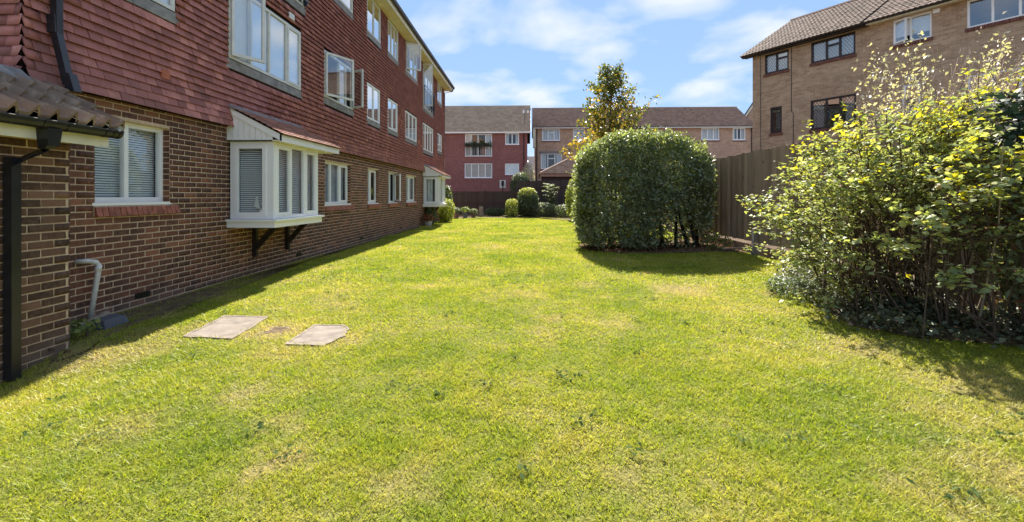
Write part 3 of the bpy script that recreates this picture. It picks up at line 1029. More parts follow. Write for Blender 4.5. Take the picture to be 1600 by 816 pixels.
# reveal bricks (turned into the window openings), red brick-on-edge sills
for (a, b, c, d) in GF:
    rv = MB()
    for k in range(int((d - c) / .075) + 1):
        z0 = c + .006 + k * .075
        if z0 + .062 > d:
            break
        rv.pbox(PW, b - .004, b + .002, z0, z0 + .062, -.085, .001); rv.pbox(PW, a - .002, a + .004, z0, z0 + .062, -.085, .001)
    obj("reveal_bricks", rv, M_BRICK_I, gwall, kind="stuff")
    sillp = obj("brick_sill", MB().pbox(PW, a - .02, b + .14, c - .155, c - .045, -.10, .015), M_MORTAR, gwall)
    if a < 13:
        nbk = int((b - a + .16) / .075)
        wk = (b - a + .16) / nbk
        me = None
        for q in range(nbk):
            if me is None:
                t_ = MB()
                t_.hexa([(-.1, -wk / 2 + .005, -.06), (.058, -wk / 2 + .005, -.06), (.058, wk / 2 - .005, -.06), (-.1, wk / 2 - .005, -.06), (-.1, -wk / 2 + .005, .052), (.03, -wk / 2 + .005, .046), (.03, wk / 2 - .005, .046), (-.1, wk / 2 - .005, .052)])
                me = t_.mesh("sill_brick"); me.materials.append(M_SILLBRICK)
            o = put("sill_brick", me, gwall)
            o.location = (XF + random.uniform(-.002, .002), a - .02 + (q + .5) * wk, c - .098)
    else:
        obj("sill_brick", MB().pbox(PW, a - .02, b + .12, c - .155, c - .04, -.08, .055), M_SILLBRICK, gwall)
# windows of the ground floor
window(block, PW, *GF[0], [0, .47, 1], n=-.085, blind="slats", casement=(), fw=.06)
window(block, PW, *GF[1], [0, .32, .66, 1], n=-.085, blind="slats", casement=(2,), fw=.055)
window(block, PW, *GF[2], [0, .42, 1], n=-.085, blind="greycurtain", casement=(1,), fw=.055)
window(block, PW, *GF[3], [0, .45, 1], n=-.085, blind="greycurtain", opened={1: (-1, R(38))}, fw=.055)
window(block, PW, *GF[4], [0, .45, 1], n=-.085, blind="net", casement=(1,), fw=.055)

# upper tiled walls
XT = XF + 0.03
PT = lambda u, v, n: (XT + n, u, v)
UP = [
    (5.0, 6.11, 3.90, 4.82), (7.24, 9.60, 3.62, 4.86), (10.72, 12.5, 3.74, 4.86), (13.64, 14.82, 3.73, 4.81), (15.68, 16.85, 3.73, 4.78), (17.95, 19.8, 3.71, 4.77), (21.0, 23.25, 3.54, 4.78), (24.4, 25.6, 3.84, 4.77),
    (5.0, 6.2, 6.40, 7.52), (7.5, 9.76, 5.45, 7.52), (10.7, 12.5, 6.41, 7.52), (13.62, 14.9, 6.37, 7.52), (15.70, 16.95, 6.38, 7.52), (18.0, 19.9, 6.38, 7.52), (21.0, 23.3, 5.50, 7.52), (24.4, 25.7, 6.5, 7.52)]
mb = MB()
wall_grid(mb, PT, YA, YB, 2.50, 7.58, UP, reveal=0.08)
mb.quad((XT, YB, 2.5), (-13, YB, 2.5), (-13, YB, 7.6), (XT, YB, 7.6))
mb.quad((XT, YA, 2.5), (-13, YA, 2.5), (-13, YA, 7.6), (XT, YA, 7.6))
twall = obj("tiled_wall", mb, simple("tile_batten", (0.03, 0.017, 0.015), 0.9, 0.1), block, label="red tile hung upper wall")
flare = lambda k: (0.055, 0.035, 0.018, 0.006)[k] if k < 4 else 0.0
lay(PT, "wall_tile", YA, YB, 2.50, 7.55, 0.165, 0.101, 0.006, 0.0, [(h[0] - .01, h[1] + .01, h[2] - .19, h[3] + .02) for h in UP], twall, M_TILE_O, M_TILE_I, -0.004, 0.047, 0.010, 290, "far_wall_tiles", flare, 0.0045, 0.012)
PE = lambda u, v, n: (u, YA - 0.012 - n, v)
lay(PE, "wall_tile", -7.5, XT + .03, 2.50, 7.55, 0.165, 0.101, 0.004, 0.0, [], twall, M_TILE_O, M_TILE_I, -0.004, 0.034, 0.012, 0, "end_wall_tiles", flare, 0.003, 0.012)
o = obj("wall_tile", MB().pbox(PT, 5.86, 5.99, 2.93, 3.05, .02, .052), M_TILE_NEW, twall, label="bright orange replacement tile")
for h in UP:   # lead apron and the tile course under it
    if h[0] < 24 or True:
        obj("lead_apron", MB().pbox(PT, h[0] - .06, h[1] + .06, h[2] - .165, h[2] - .02, .004, .03), M_LEAD, twall)
WK = dict(mat=M_GREYWHITE, n=.025, fw=.05, sill=.0)
G = M_GLASS_HI
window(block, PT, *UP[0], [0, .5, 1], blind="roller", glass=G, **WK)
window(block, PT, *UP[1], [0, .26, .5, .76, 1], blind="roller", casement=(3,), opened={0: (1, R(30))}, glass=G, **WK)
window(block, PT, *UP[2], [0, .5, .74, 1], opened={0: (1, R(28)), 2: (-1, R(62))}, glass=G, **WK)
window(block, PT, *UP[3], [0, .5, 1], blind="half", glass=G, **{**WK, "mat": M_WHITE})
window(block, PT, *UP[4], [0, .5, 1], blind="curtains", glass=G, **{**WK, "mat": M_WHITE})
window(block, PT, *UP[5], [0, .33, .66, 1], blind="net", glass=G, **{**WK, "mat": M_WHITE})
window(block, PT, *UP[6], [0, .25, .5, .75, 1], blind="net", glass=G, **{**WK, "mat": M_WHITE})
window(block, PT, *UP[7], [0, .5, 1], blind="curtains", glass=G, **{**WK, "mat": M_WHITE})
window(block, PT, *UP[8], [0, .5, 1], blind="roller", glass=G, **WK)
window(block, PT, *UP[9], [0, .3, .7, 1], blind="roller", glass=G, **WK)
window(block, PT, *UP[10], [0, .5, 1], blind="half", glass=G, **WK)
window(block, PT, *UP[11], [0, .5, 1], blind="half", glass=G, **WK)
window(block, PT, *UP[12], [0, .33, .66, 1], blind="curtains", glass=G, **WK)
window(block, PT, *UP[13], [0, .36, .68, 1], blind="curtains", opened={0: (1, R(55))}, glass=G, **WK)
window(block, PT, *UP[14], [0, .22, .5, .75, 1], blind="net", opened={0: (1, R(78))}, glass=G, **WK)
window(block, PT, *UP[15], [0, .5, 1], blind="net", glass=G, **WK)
for h in (UP[9], UP[14]):   # black railings across the tall windows
    rl = MB()
    a, b, v = h[0] + .02, h[1] - .02, h[2]
    rl.pbox(PT, a, b, v + .97, v + 1.01, .10, .14); rl.pbox(PT, a, b, v + .08, v + .11, .105, .135); rl.pbox(PT, a, b, v + .86, v + .88, .11, .13)
    for e in (a, b - .03):
        rl.pbox(PT, e, e + .03, v + .02, v + 1.0, .02, .10)
    rail = obj("balcony_railing", rl, M_BLACK, block)
    m_ = int((b - a) / .11)
    bar = MB().box(-.007, .007, -.007, .007, .11, .86).mesh("baluster"); bar.materials.append(M_BLACK)
    for k in range(1, m_):
        o = put("baluster", bar, rail); o.location = (XT + .12, a + (b - a) * k / m_, v)
# small vent in the tiling, air bricks
obj("wall_vent", MB().pbox(PT, 9.08, 9.28, 4.98, 5.10, .03, .055), M_GREYWHITE, block)
for yv in (5.53, 9.5, 13.2, 17.4):
    av = obj("air_brick", MB().pbox(PW, yv, yv + .22, .09, .16, -.01, .012), M_BLACK, block)
    g_ = MB()
    for k in range(7):
        g_.pbox(PW, yv + .015 + k * .029, yv + .027 + k * .029, .095, .155, .012, .018)
    obj("grille_bar", g_, M_BLACK, av)
# eaves
obj("soffit", MB().box(XF - .1, -4.44, 3.6, 26.95, 7.555, 7.58), M_SOFFIT, block)
obj("fascia_board", MB().box(-4.44, -4.415, 3.6, 26.97, 7.535, 7.70), M_CREAM, block)
gut = MB()
prof = [(-4.412 + .11 * (0.5 - 0.5 * math.cos(math.pi * k / 6)), 7.74 - .075 * math.sin(math.pi * k / 6)) for k in range(7)]
for (x0, z0), (x1, z1) in zip(prof, prof[1:]):
    gut.quad((x0, 3.6, z0), (x0, 27.0, z0), (x1, 27.0, z1), (x1, 3.6, z1))
gut.quad(*[(x, 27.0, z) for x, z in prof]); gut.quad(*[(x, 3.6, z) for x, z in prof])
obj("gutter", gut, M_BLACK, block)
rf = MB()
rf.prism([(-4.28, 0, 7.76), (-13.6, 0, 7.76), (-8.95, 0, 10.7)], (0, 3.6, 0), (0, 26.98, 0))
broof = obj("roof", rf, M_RT_BROWN_I, block)
obj("roof_vent_pipe", MB().tube([(-4.5, 15.3, 7.78), (-4.5, 15.3, 8.02)], .025, 6), M_BLACK, block)
obj("downpipe", MB().tube([(-4.36, 26.78, 7.66), (-4.40, 26.78, 7.52), (-4.84, 26.62, 7.38), (-4.86, 26.62, 3.0), (-4.80, 26.62, 2.5), (-4.86, 26.62, 2.3), (-4.86, 26.62, 0.0)], .035, 8), M_BLACK, block)

# upper square downpipe down to the porch roof
up = MB()
def sqpipe(mb, pts, w):
    for (p, q) in zip(pts, pts[1:]):
        p, q = Vector(p), Vector(q)
        mb.hexa([p + Vector((-w, -w, 0)), p + Vector((w, -w, 0)), p + Vector((w, w, 0)), p + Vector((-w, w, 0)), q + Vector((-w, -w, 0)), q + Vector((w, -w, 0)), q + Vector((w, w, 0)), q + Vector((-w, w, 0))])
    return mb
sqpipe(up, [(-4.66, 4.5, 2.50), (-4.755, 4.47, 3.02), (-4.775, 4.46, 7.5)], .034)
sp_ = obj("square_downpipe", up, M_BLACK, block)
obj("pipe_shoe", sqpipe(MB(), [(-4.615, 4.51, 2.44), (-4.66, 4.5, 2.62)], .042), M_BLACK, sp_)
obj("pipe_socket", sqpipe(MB(), [(-4.765, 4.465, 3.02), (-4.77, 4.462, 3.2)], .042), M_BLACK, sp_)
# dark pipe in the corner beside the porch
dp = obj("corner_pipe", MB().box(-4.872, -4.80, 4.435, 4.515, -.02, 1.95), M_DARKPIPE, block)
for zc in (0.05, 0.42):
    obj("pipe_socket", MB().box(-4.873, -4.792, 4.428, 4.522, zc, zc + .13), M_DARKPIPE, dp)
# grey waste pipe with an elbow
wp = obj("waste_pipe", MB().tube([(-4.765, 4.83, .02), (-4.765, 4.93, .55), (-4.765, 4.935, .60), (-4.775, 4.91, .645), (-4.80, 4.84, .665), (-4.885, 4.78, .665)], .026, 10), M_GREYPIPE, block, smooth=True)
obj("pipe_collar", MB().tube([(-4.765, 4.918, .54), (-4.765, 4.935, .605)], .031, 10), M_GREYPIPE, wp, smooth=True)

# bay windows
for bi, (b0, b1) in enumerate(BAYS):
    bx = -4.14
    nm = "bay_window"
    tr = MB()
    tr.prism([(XF - .03, b0 - .06, .83), (bx + .05, b0 - .06, .83), (bx + .05, b1 + .06, .83), (XF - .03, b1 + .66, .83)], (0, 0, 0.03), (0, 0, .135))
    bay = obj(nm, tr, M_WHITE, block)
    obj("bay_sill", MB().prism([(XF - .03, b0 - .09, .96), (bx + .09, b0 - .09, .96), (bx + .09, b1 + .09, .96), (XF - .03, b1 + .69, .96)], (0, 0, .0), (0, 0, .035)), M_WHITE, bay)
    v0, v1 = 1.0, 2.26
    PN = lambda u, v, n, b0=b0: (u, b0 - n, v)           # near side, facing the camera
    PFr = lambda u, v, n, bx=bx: (bx + n, u, v)          # front
    # corner posts
    obj("corner_post", MB().box(bx - .09, bx, b0, b0 + .09, v0, v1), M_WHITE, bay)
    obj("corner_post", MB().box(bx - .09, bx, b1 - .09, b1, v0, v1), M_WHITE, bay)
    # near side light
    u0, u1 = XF + .02, bx - .09
    fr = MB()
    fr.pbox(PN, u0, u0 + .07, v0, v1, -.06, -.002); fr.pbox(PN, u1 - .03, u1, v0, v1, -.06, -.002)
    fr.pbox(PN, u0 + .07, u1 - .03, v0, v0 + .05, -.06, -.002); fr.pbox(PN, u0 + .07, u1 - .03, v1 - .05, v1, -.06, -.002)
    obj("side_frame", fr, M_WHITE, bay)
    obj("sash", sash_mesh(PN, u0 + .07, u1 - .03, v0 + .05, v1 - .05, -.04, .012, .06), M_WHITE, bay)
    obj("pane", MB().pbox(PN, u0 + .13, u1 - .09, v0 + .11, v1 - .11, -.02, -.012), M_GLASS, bay)
    # front lights
    F0, F1 = b0 + .09, b1 - .09
    fr = MB()
    fr.pbox(PFr, F0, F1, v0, v0 + .05, -.06, -.002); fr.pbox(PFr, F0, F1, v1 - .05, v1, -.06, -.002)
    cuts = [F0, F0 + (F1 - F0) * .34, F0 + (F1 - F0) * .68, F1]
    for x in cuts[1:-1]:
        fr.pbox(PFr, x - .025, x + .025, v0 + .05, v1 - .05, -.06, -.002)
    obj("front_frame", fr, M_WHITE, bay)
    for k, (a, b) in enumerate(zip(cuts, cuts[1:])):
        a2, b2 = a + (.025 if k else .0), b - (.025 if k < 2 else .0)
        if k != 1:
            obj("sash", sash_mesh(PFr, a2, b2, v0 + .05, v1 - .05, -.04, .014, .05), M_WHITE, bay)
            obj("pane", MB().pbox(PFr, a2 + .05, b2 - .05, v0 + .10, v1 - .10, -.022, -.014), M_GLASS, bay)
        else:
            obj("pane", MB().pbox(PFr, a2, b2, v0 + .05, v1 - .05, -.032, -.024), M_GLASS, bay)
    obj("handle", MB().pbox(PFr, F1 - .30, F1 - .285, 1.55, 1.68, -.12, -.10), M_WHITE, bay)
    # far splayed side (solid panel)
    obj("far_panel", MB().prism([(bx - .02, b1, v0), (XF, b1 + .6, v0), (XF - .05, b1 + .6, v0), (bx - .09, b1 - .01, v0)], (0, 0, 0), (0, 0, v1 - v0)), M_WHITE, bay)
    # blinds, inner room
    if bi == 0:
        obj("blind", blind_slats(PN, XF + .05, bx - .10, v0 + .03, v1 - .03, -.10, .034), M_BLIND, bay)
        obj("blind", blind_slats(PFr, F0 + .02, F0 + (F1 - F0) * .70, v0 + .03, v1 - .03, -.10, .034), M_BLIND, bay)
        obj("blind", blind_slats(PFr, F0 + (F1 - F0) * .72, F1 - .02, v0 + .03, v1 - .03, -.10, .034), M_BLIND, bay)
    else:
        obj("curtain", drape(PN, XF + .05, bx - .30, v0 + .03, v1 - .03, -.12, 3), M_CURTAIN, bay)
        obj("curtain", drape(PFr, F0 + .02, F1 - .02, v0 + .03, v1 - .03, -.14, 7), M_CURTAIN, bay)
    rm = MB()
    rm.quad((XF - 1.2, b0 - .0, v0), (XF - 1.2, b1 + .5, v0), (XF - 1.2, b1 + .5, v1), (XF - 1.2, b0, v1))
    rm.quad((XF - 1.2, b0 + .04, v0 - .02), (XF, b0 + .04, v0 - .02), (XF, b0 + .04, v1 + .02), (XF - 1.2, b0 + .04, v1 + .02))
    rm.quad((XF - 1.2, b1 + .5, v0), (XF, b1 + .5, v0), (XF, b1 + .5, v1), (XF - 1.2, b1 + .5, v1))
    rm.quad((XF - 1.2, b0, v0 - .005), (bx - .07, b0 + .08, v0 - .005), (bx - .07, b1, v0 - .005), (XF - 1.2, b1 + .5, v0 - .005))
    rm.quad((XF - 1.2, b0, v1 + .002), (bx - .07, b0 + .08, v1 + .002), (bx - .07, b1, v1 + .002), (XF - 1.2, b1 + .5, v1 + .002))
    obj("room_recess", rm, M_ROOM, bay)
    # roof: underside boards, clad cheek, fascia, tiles
    e0, e1 = b0 - .11, b1 + .64
    zt, ze = 2.84, 2.36
    xe = bx + .16
    obj("bay_soffit", MB().prism([(XF, e0 + .05, v1 + .004), (xe - .01, e0 + .05, v1 + .004), (xe - .01, e1 - .05, v1 + .004), (XF, e1 - .05, v1 + .004)], (0, 0, 0), (0, 0, .02)), M_CREAM, bay)
    obj("fascia_board", MB().box(xe - .01, xe + .012, e0 + .03, e1 - .03, v1 - .002, 2.375), M_WHITE, bay)
    zs = lambda x: ze + (zt - ze) * ((xe + .03) - x) / ((xe + .03) - XF)
    nbd = 8
    bw = (bx + .02 - XF) / nbd
    for k in range(nbd):
        x0, x1 = XF + k * bw + .003, XF + (k + 1) * bw - .003
        obj("cladding_board", MB().prism([(x0, e0 + .05, v1 + .004), (x1, e0 + .05, v1 + .004), (x1, e0 + .05, zs(x1) - .07), (x0, e0 + .05, zs(x0) - .07)], (0, 0, 0), (0, .02, 0)), M_WHITE, bay)
    obj("barge_board", MB().prism([(XF, e0 + .03, zs(XF) - .10), (xe + .012, e0 + .03, 2.262), (xe + .012, e0 + .03, zs(xe) - .005), (XF, e0 + .03, zs(XF) - .005)], (0, 0, 0), (0, .018, 0)), M_WHITE, bay)
    obj("roof_deck", MB().prism([(XF, e0 + .02, zs(XF)), (xe + .02, e0 + .02, zs(xe + .02)), (xe + .02, e0 + .02, zs(xe + .02) + .012), (XF, e0 + .02, zs(XF) + .012)], (0, 0, 0), (0, e1 - e0 - .04, 0)), M_DECK, bay)
    roof_tiles(bay, (xe + .06, e0, zs(xe + .06) + .018), (0, 1, 0), (-(xe + .03 - XF), 0, zt - ze), int((e1 - e0) / .165), 10, .165, .103, M_RT_ORANGE_I, M_RT_ORANGE_I, 0, "flat", .006, .016, n=2, joined="plain_roof_tiles")
    obj("lead_flashing", MB().prism([(XF + .02, e0, zt - .03), (XF + .16, e0, zt - .075), (XF + .16, e0, zt - .05), (XF + .02, e0, zt + .06)], (0, 0, 0), (0, e1 - e0, 0)), M_LEAD, bay)
    for k in range(5):   # little caps under the soffit edge
        obj("light_cap", MB().lathe((xe - .05, b0 + .02 + k * .42, v1 - .018), [(.012, 0), (.018, .008), (.018, .022)], 8), M_WHITE, bay)
    for yb in (b0 + .65, b0 + 1.75):
        bk = MB()
        bk.box(XF + .008, XF + .08, yb - .035, yb + .035, .30, .86)
        obj("bracket", bk, M_DARKWOOD, bay)
        obj("bracket_strut", MB().hexa([(XF + .08, yb - .03, .42), (XF + .08, yb + .03, .42), (XF + .08, yb + .03, .54), (XF + .08, yb - .03, .54), (XF + .46, yb - .03, .83), (XF + .46, yb + .03, .83), (XF + .36, yb + .03, .859), (XF + .36, yb - .03, .859)]), M_DARKWOOD, bay)

# porch at the near corner
PP = lambda u, v, n: (-4.35 + n, u, v)
pw = MB()
pw.box(-4.885, -4.352, 2.6, 4.205, -.5, 1.97)
porch = obj("porch", pw, M_MORTAR, block, label="brick porch with lean-to tiled roof")
lay(PP, "pier_brick", 2.6, 4.205, -.375, 1.95, .225, .075, .013, .013, [], porch, M_PIER, M_PIER_I, -.01, .004, .004, 70, "pier_bricks", None, .003)
PPe = lambda u, v, n: (u, 4.206 + n, v)
lay(PPe, "pier_brick", -4.87, -4.345, -.375, 1.95, .225, .075, .011, .011, [], porch, M_PIER, M_PIER_I, -.01, .006, .006, 0, "pier_end_bricks", None, .003)
obj("fascia_board", MB().box(-4.13, -4.108, 2.4, 4.335, 1.855, 1.985), M_CREAM, porch)
obj("porch_soffit", MB().box(-4.86, -4.13, 2.4, 4.33, 1.952, 1.975), M_SOFFIT, porch)
obj("verge_board", MB().prism([(-4.108, 4.335, 1.86), (-4.108, 4.335, 2.02), (-4.87, 4.335, 2.47), (-4.87, 4.335, 2.30), (-4.30, 4.335, 1.95)], (0, 0, 0), (0, .02, 0)), M_CREAM, porch)
slope = Vector((-.86, 0, .47)).normalized()
obj("roof_deck", MB().prism([(-4.06, 2.4, 2.02), (-4.88, 2.4, 2.468), (-4.88, 2.4, 2.48), (-4.06, 2.4, 2.032)], (0, 0, 0), (0, 1.96, 0)), M_DECK, porch)
roof_tiles(porch, (-4.015, 2.52, 2.012), (0, 1, 0), slope, 12, 3, .158, .325, M_RT_PORCH, M_RT_PORCH, 100, "pan", .078, .042, n=10)
gut = MB()
prof = [(-4.105 + .115 * (0.5 - 0.5 * math.cos(math.pi * k / 7)), 2.012 - .07 * math.sin(math.pi * k / 7)) for k in range(8)]
for (x0, z0), (x1, z1) in zip(prof, prof[1:]):
    gut.quad((x0, 2.3, z0), (x0, 4.40, z0), (x1, 4.40, z1), (x1, 2.3, z1))
gut.quad(*[(x, 4.40, z) for x, z in prof])
gut.tube([(-3.99, 2.3, 2.012), (-3.99, 4.40, 2.012)], .006, 6)
gt = obj("gutter", gut, M_BLACK, porch, smooth=False)
for yc in (3.66, 3.86, 4.22, 4.30, 4.36):
    br = MB()
    prof2 = [(-4.106 + .122 * (0.5 - 0.5 * math.cos(math.pi * k / 7)), 2.016 - .078 * math.sin(math.pi * k / 7)) for k in range(8)]
    for (x0, z0), (x1, z1) in zip(prof2, prof2[1:]):
        br.hexa([(x0, yc, z0), (x1, yc, z1), (x1, yc + .03, z1), (x0, yc + .03, z0), (x0, yc, z0 + .006), (x1, yc, z1 + .006), (x1, yc + .03, z1 + .006), (x0, yc + .03, z0 + .006)])
    obj("gutter_bracket", br, M_BLACK, porch)
obj("gutter_outlet", MB().hexa([(-4.105, 3.70, 1.80), (-4.015, 3.70, 1.80), (-4.015, 3.80, 1.80), (-4.105, 3.80, 1.80), (-4.108, 3.69, 1.95), (-4.0, 3.69, 1.95), (-4.0, 3.81, 1.95), (-4.108, 3.81, 1.95)]), M_BLACK, porch)
obj("porch_downpipe", sqpipe(MB(), [(-4.06, 3.74, 1.80), (-4.075, 3.735, 1.775)], .036).hexa([(-4.10, 3.70, 1.74), (-4.04, 3.70, 1.74), (-4.04, 3.77, 1.80), (-4.10, 3.77, 1.80), (-4.33, 3.66, 1.62), (-4.27, 3.64, 1.62), (-4.27, 3.72, 1.69), (-4.33, 3.72, 1.69)]), M_BLACK, porch)
obj("porch_downpipe", sqpipe(MB(), [(-4.30, 3.68, 1.70), (-4.30, 3.68, -.26)], .037), M_BLACK, porch)
obj("lead_flashing", MB().hexa([(-4.78, 2.5, 2.47), (-4.66, 2.5, 2.42), (-4.66, 4.18, 2.42), (-4.78, 4.18, 2.47), (-4.80, 2.5, 2.60), (-4.66, 2.5, 2.455), (-4.66, 4.18, 2.455), (-4.80, 4.18, 2.58)]), M_LEAD, porch)

# ornament standing inside the near bay
orn = thing("ornament", "small white figurine standing behind the side pane of the near bay window", "ornament", (-4.38, 7.40, 1.06))
ob = MB()
ob.lathe((-4.34, 7.40, 1.06), [(.075, 0), (.085, .03), (.06, .09), (.035, .13), (.03, .15)], 12)
body = obj("body", ob, M_WHITE, orn, smooth=True)
obj("head", MB().lathe((-4.345, 7.40, 1.20), [(.02, 0), (.045, .03), (.045, .06), (.015, .09)], 10), M_WHITE, orn, smooth=True)
obj("wing", MB().hexa([(-4.50, 7.39, 1.20), (-4.40, 7.39, 1.16), (-4.40, 7.41, 1.16), (-4.50, 7.41, 1.20), (-4.47, 7.39, 1.36), (-4.44, 7.39, 1.36), (-4.44, 7.41, 1.36), (-4.47, 7.41, 1.36)]), M_WHITE, orn)

# things at the foot of the wall
def rock(name, c, s, seed, mat, label, cat, group=None):
    r = np.random.default_rng(seed)
    mb = MB()
    rings = [(0.0, .75), (.3, 1.0), (.75, .9), (1.0, .45)]
    prev = None
    for (h, k) in rings:
        row = []
        for q in range(8):
            a = 2 * math.pi * q / 8
            kk = k * (1 + r.uniform(-.18, .18))
            row.append(len(mb.v)); mb.v.append((c[0] + s[0] * kk * math.cos(a), c[1] + s[1] * kk * math.sin(a), c[2] + s[2] * (h + r.uniform(-.06, .06))))
        if prev:
            for q in range(8):
                mb.f.append((prev[q], prev[(q + 1) % 8], row[(q + 1) % 8], row[q]))
        prev = row
    mb.f.append(tuple(prev))
    return tag(obj(name, mb, mat), label, cat, group)


rock("stone", (-4.70, 4.62, -.02), (.07, .13, .07), 3, M_STONE, "flat brown stone beside the dark corner pipe", "stone", "stones at the wall foot")
rock("stone", (-4.66, 4.80, -.01), (.08, .12, .085), 5, M_STONE, "rough brown stone at the foot of the grey waste pipe", "stone", "stones at the wall foot")
rock("stone", (-4.74, 4.98, -.01), (.06, .08, .09), 8, M_STONE, "small brown stone just beyond the foot of the waste pipe", "stone", "stones at the wall foot")
gb = MB()
gb.hexa([(-4.60, 4.63, -.03), (-4.42, 4.65, -.03), (-4.42, 4.95, -.03), (-4.60, 4.95, -.03), (-4.58, 4.66, .075), (-4.46, 4.67, .06), (-4.46, 4.93, .06), (-4.58, 4.93, .075)])
tag(obj("drain_block", gb, M_SLATE), "dark grey kerb block lying by the waste pipe", "block")

for i, (poly, lab) in enumerate(zip(SLABS, ("larger concrete inspection cover set in the lawn nearest the wall", "smaller pinkish concrete cover with one rounded side in the lawn", "small worn brown slab in the turf between two concrete covers"))):
    p3 = [(x, y, float(gz(x, y))) for x, y in poly]
    t = thing("inspection_cover", lab, "drain cover", (p3[0][0], p3[0][1], p3[0][2]), group="covers set in the lawn")
    cx = sum(p[0] for p in p3) / len(p3); cy = sum(p[1] for p in p3) / len(p3)
    inner = [(cx + (p[0] - cx) * .88, cy + (p[1] - cy) * .90, p[2]) for p in p3]
    rj = random.Random(40 + i)
    def worn(ps, a):
        out = []
        for q in range(len(ps)):
            p, s_ = ps[q], ps[(q + 1) % len(ps)]
            for m_ in range(5):
                t_ = m_ / 5
                out.append((p[0] + (s_[0] - p[0]) * t_ + rj.uniform(-a, a), p[1] + (s_[1] - p[1]) * t_ + rj.uniform(-a, a), p[2] + (s_[2] - p[2]) * t_))
        return out
    p3 = worn(p3, .012 if i < 2 else .03)
    inner = [(cx + (p[0] - cx) * .90, cy + (p[1] - cy) * .92, p[2]) for p in p3]
    n = len(p3)
    ed = MB()
    for k in range(n):
        j = (k + 1) % n
        a, b, c, d = p3[k], p3[j], inner[j], inner[k]
        h0 = .004 if i == 2 else .013
        ed.hexa([(*a[:2], a[2] - .03), (*b[:2], b[2] - .03), (*c[:2], c[2] - .03), (*d[:2], d[2] - .03), (*a[:2], a[2] + h0), (*b[:2], b[2] + h0), (*c[:2], c[2] + h0), (*d[:2], d[2] + h0)])
    obj("cover_rim", ed, M_CONC_EDGE, t)
    obj("cover_slab", MB().prism(inner, (0, 0, -.03), (0, 0, .004 if i == 2 else .009)), M_CONC if i < 2 else M_SOIL, t)

# ------------------------------------------------------------------ houses on the right
HR = -math.atan2(0.8445, 0.5346)
HX, HY_ = 10.404, 21.507
PH = lambda u, v, n: (u, -n, v)
WT = 7.86


def right_house(name, label, x0, x1, holes, dark, far):
    h = thing(name, label, "house", (HX, HY_, 0), HR, local=True)
    mb = MB()
    wall_grid(mb, PH, x0, x1, -.3, WT, holes, reveal=.09)
    D = 7.7
    mb.quad((x0, 0, -.3), (x0, D, -.3), (x0, D, WT), (x0, D / 2, WT + 2.4), (x0, 0, WT))
    mb.quad((x1, 0, -.3), (x1, D, -.3), (x1, D, WT), (x1, D / 2, WT + 2.4), (x1, 0, WT))
    mb.quad((x0, D, -.3), (x1, D, -.3), (x1, D, WT), (x0, D, WT))
    w = obj("wall", mb, M_TAN, h)
    vx0 = x0 - (.32 if dark else 0)
    xr = x1
    pitch = Vector((0, 4.2, 2.45)).normalized()
    dk = MB()
    dk.prism([(vx0, -.40, 7.80), (vx0, 3.85, 10.28), (vx0, 3.85, 10.30), (vx0, -.40, 7.82)], (0, 0, 0), (xr - vx0, 0, 0))
    dk.prism([(vx0, 3.85, 10.28), (vx0, 8.1, 7.80), (vx0, 8.1, 7.82), (vx0, 3.85, 10.30)], (0, 0, 0), (xr - vx0, 0, 0))
    roof = obj("roof", dk, M_DECK, h)
    roof_tiles(roof, (vx0 - .02, -.44, 7.80), (1, 0, 0), pitch, int(round((xr - vx0) / .30)), 17, .30, .293, M_RT_BROWN, M_RT_BROWN_I, 300, "roman", .05, .022, n=8)
    obj("ridge_tile", MB().tube([(vx0 - .02, 3.85, 10.29), (xr, 3.85, 10.29)], .11, 8), M_RT_BROWN_I, roof)
    fm = M_DARKFRAME if dark else M_CREAM
    obj("soffit", MB().box(vx0, xr, -.30, 0.0, 7.755, 7.775), fm if dark else M_SOFFIT, h)
    obj("fascia_board", MB().box(vx0, xr, -.325, -.30, 7.72, 7.83), fm, h)
    g = MB()
    pr = [(-.33 - .10 * (0.5 - 0.5 * math.cos(math.pi * k / 6)), 7.82 - .07 * math.sin(math.pi * k / 6)) for k in range(7)]
    for (y0, z0), (y1, z1) in zip(pr, pr[1:]):
        g.quad((vx0, y0, z0), (xr, y0, z0), (xr, y1, z1), (vx0, y1, z1))
    g.quad(*[(vx0, y, z) for y, z in pr])
    obj("gutter", g, M_DARKFRAME if dark else M_BLACK, h)
    if dark:
        obj("barge_board", MB().prism([(vx0 + .02, -.30, 7.70), (vx0 + .02, 3.85, 10.12), (vx0 + .02, 3.85, 10.27), (vx0 + .02, -.30, 7.84)], (0, 0, 0), (.025, 0, 0)), fm, h)
    return h, w


hA_holes = [(.57, 1.62, 6.84, 7.72), (2.52, 4.12, 6.84, 7.72), (.82, 1.33, 4.15, 5.31), (2.5, 4.14, 4.10, 5.32)]
hA, wA = right_house("terraced_house", "tan brick house with dark brown leaded windows beyond the right fence", 0, 4.58, hA_holes, True, False)
DK = dict(mat=M_DARKFRAME, n=-.03, fw=.075, sill=.0, glass=M_GLASS_HI)
window(hA, PH, *hA_holes[0], [0, .5, 1], hopper=(1,), lattice=True, blind="roller", **DK)
window(hA, PH, *hA_holes[1], [0, .36, .66, 1], hopper=(1,), lattice=True, blind="roller", **DK)
window(hA, PH, *hA_holes[2], [0, 1], lattice=True, blind=None, **DK)
window(hA, PH, *hA_holes[3], [0, .36, .66, 1], hopper=(1,), lattice=True, blind="curtains", **DK)
hB_holes = [(5.29, 6.38, 6.81, 7.72), (7.26, 9.05, 6.81, 7.72), (5.56, 6.08, 4.30, 5.32), (7.28, 9.05, 4.20, 5.28)]
hB, wB = right_house("terraced_house", "tan brick house with white framed windows, one sash ajar, behind the pale shrub at right", 4.585, 13.0, hB_holes, False, False)
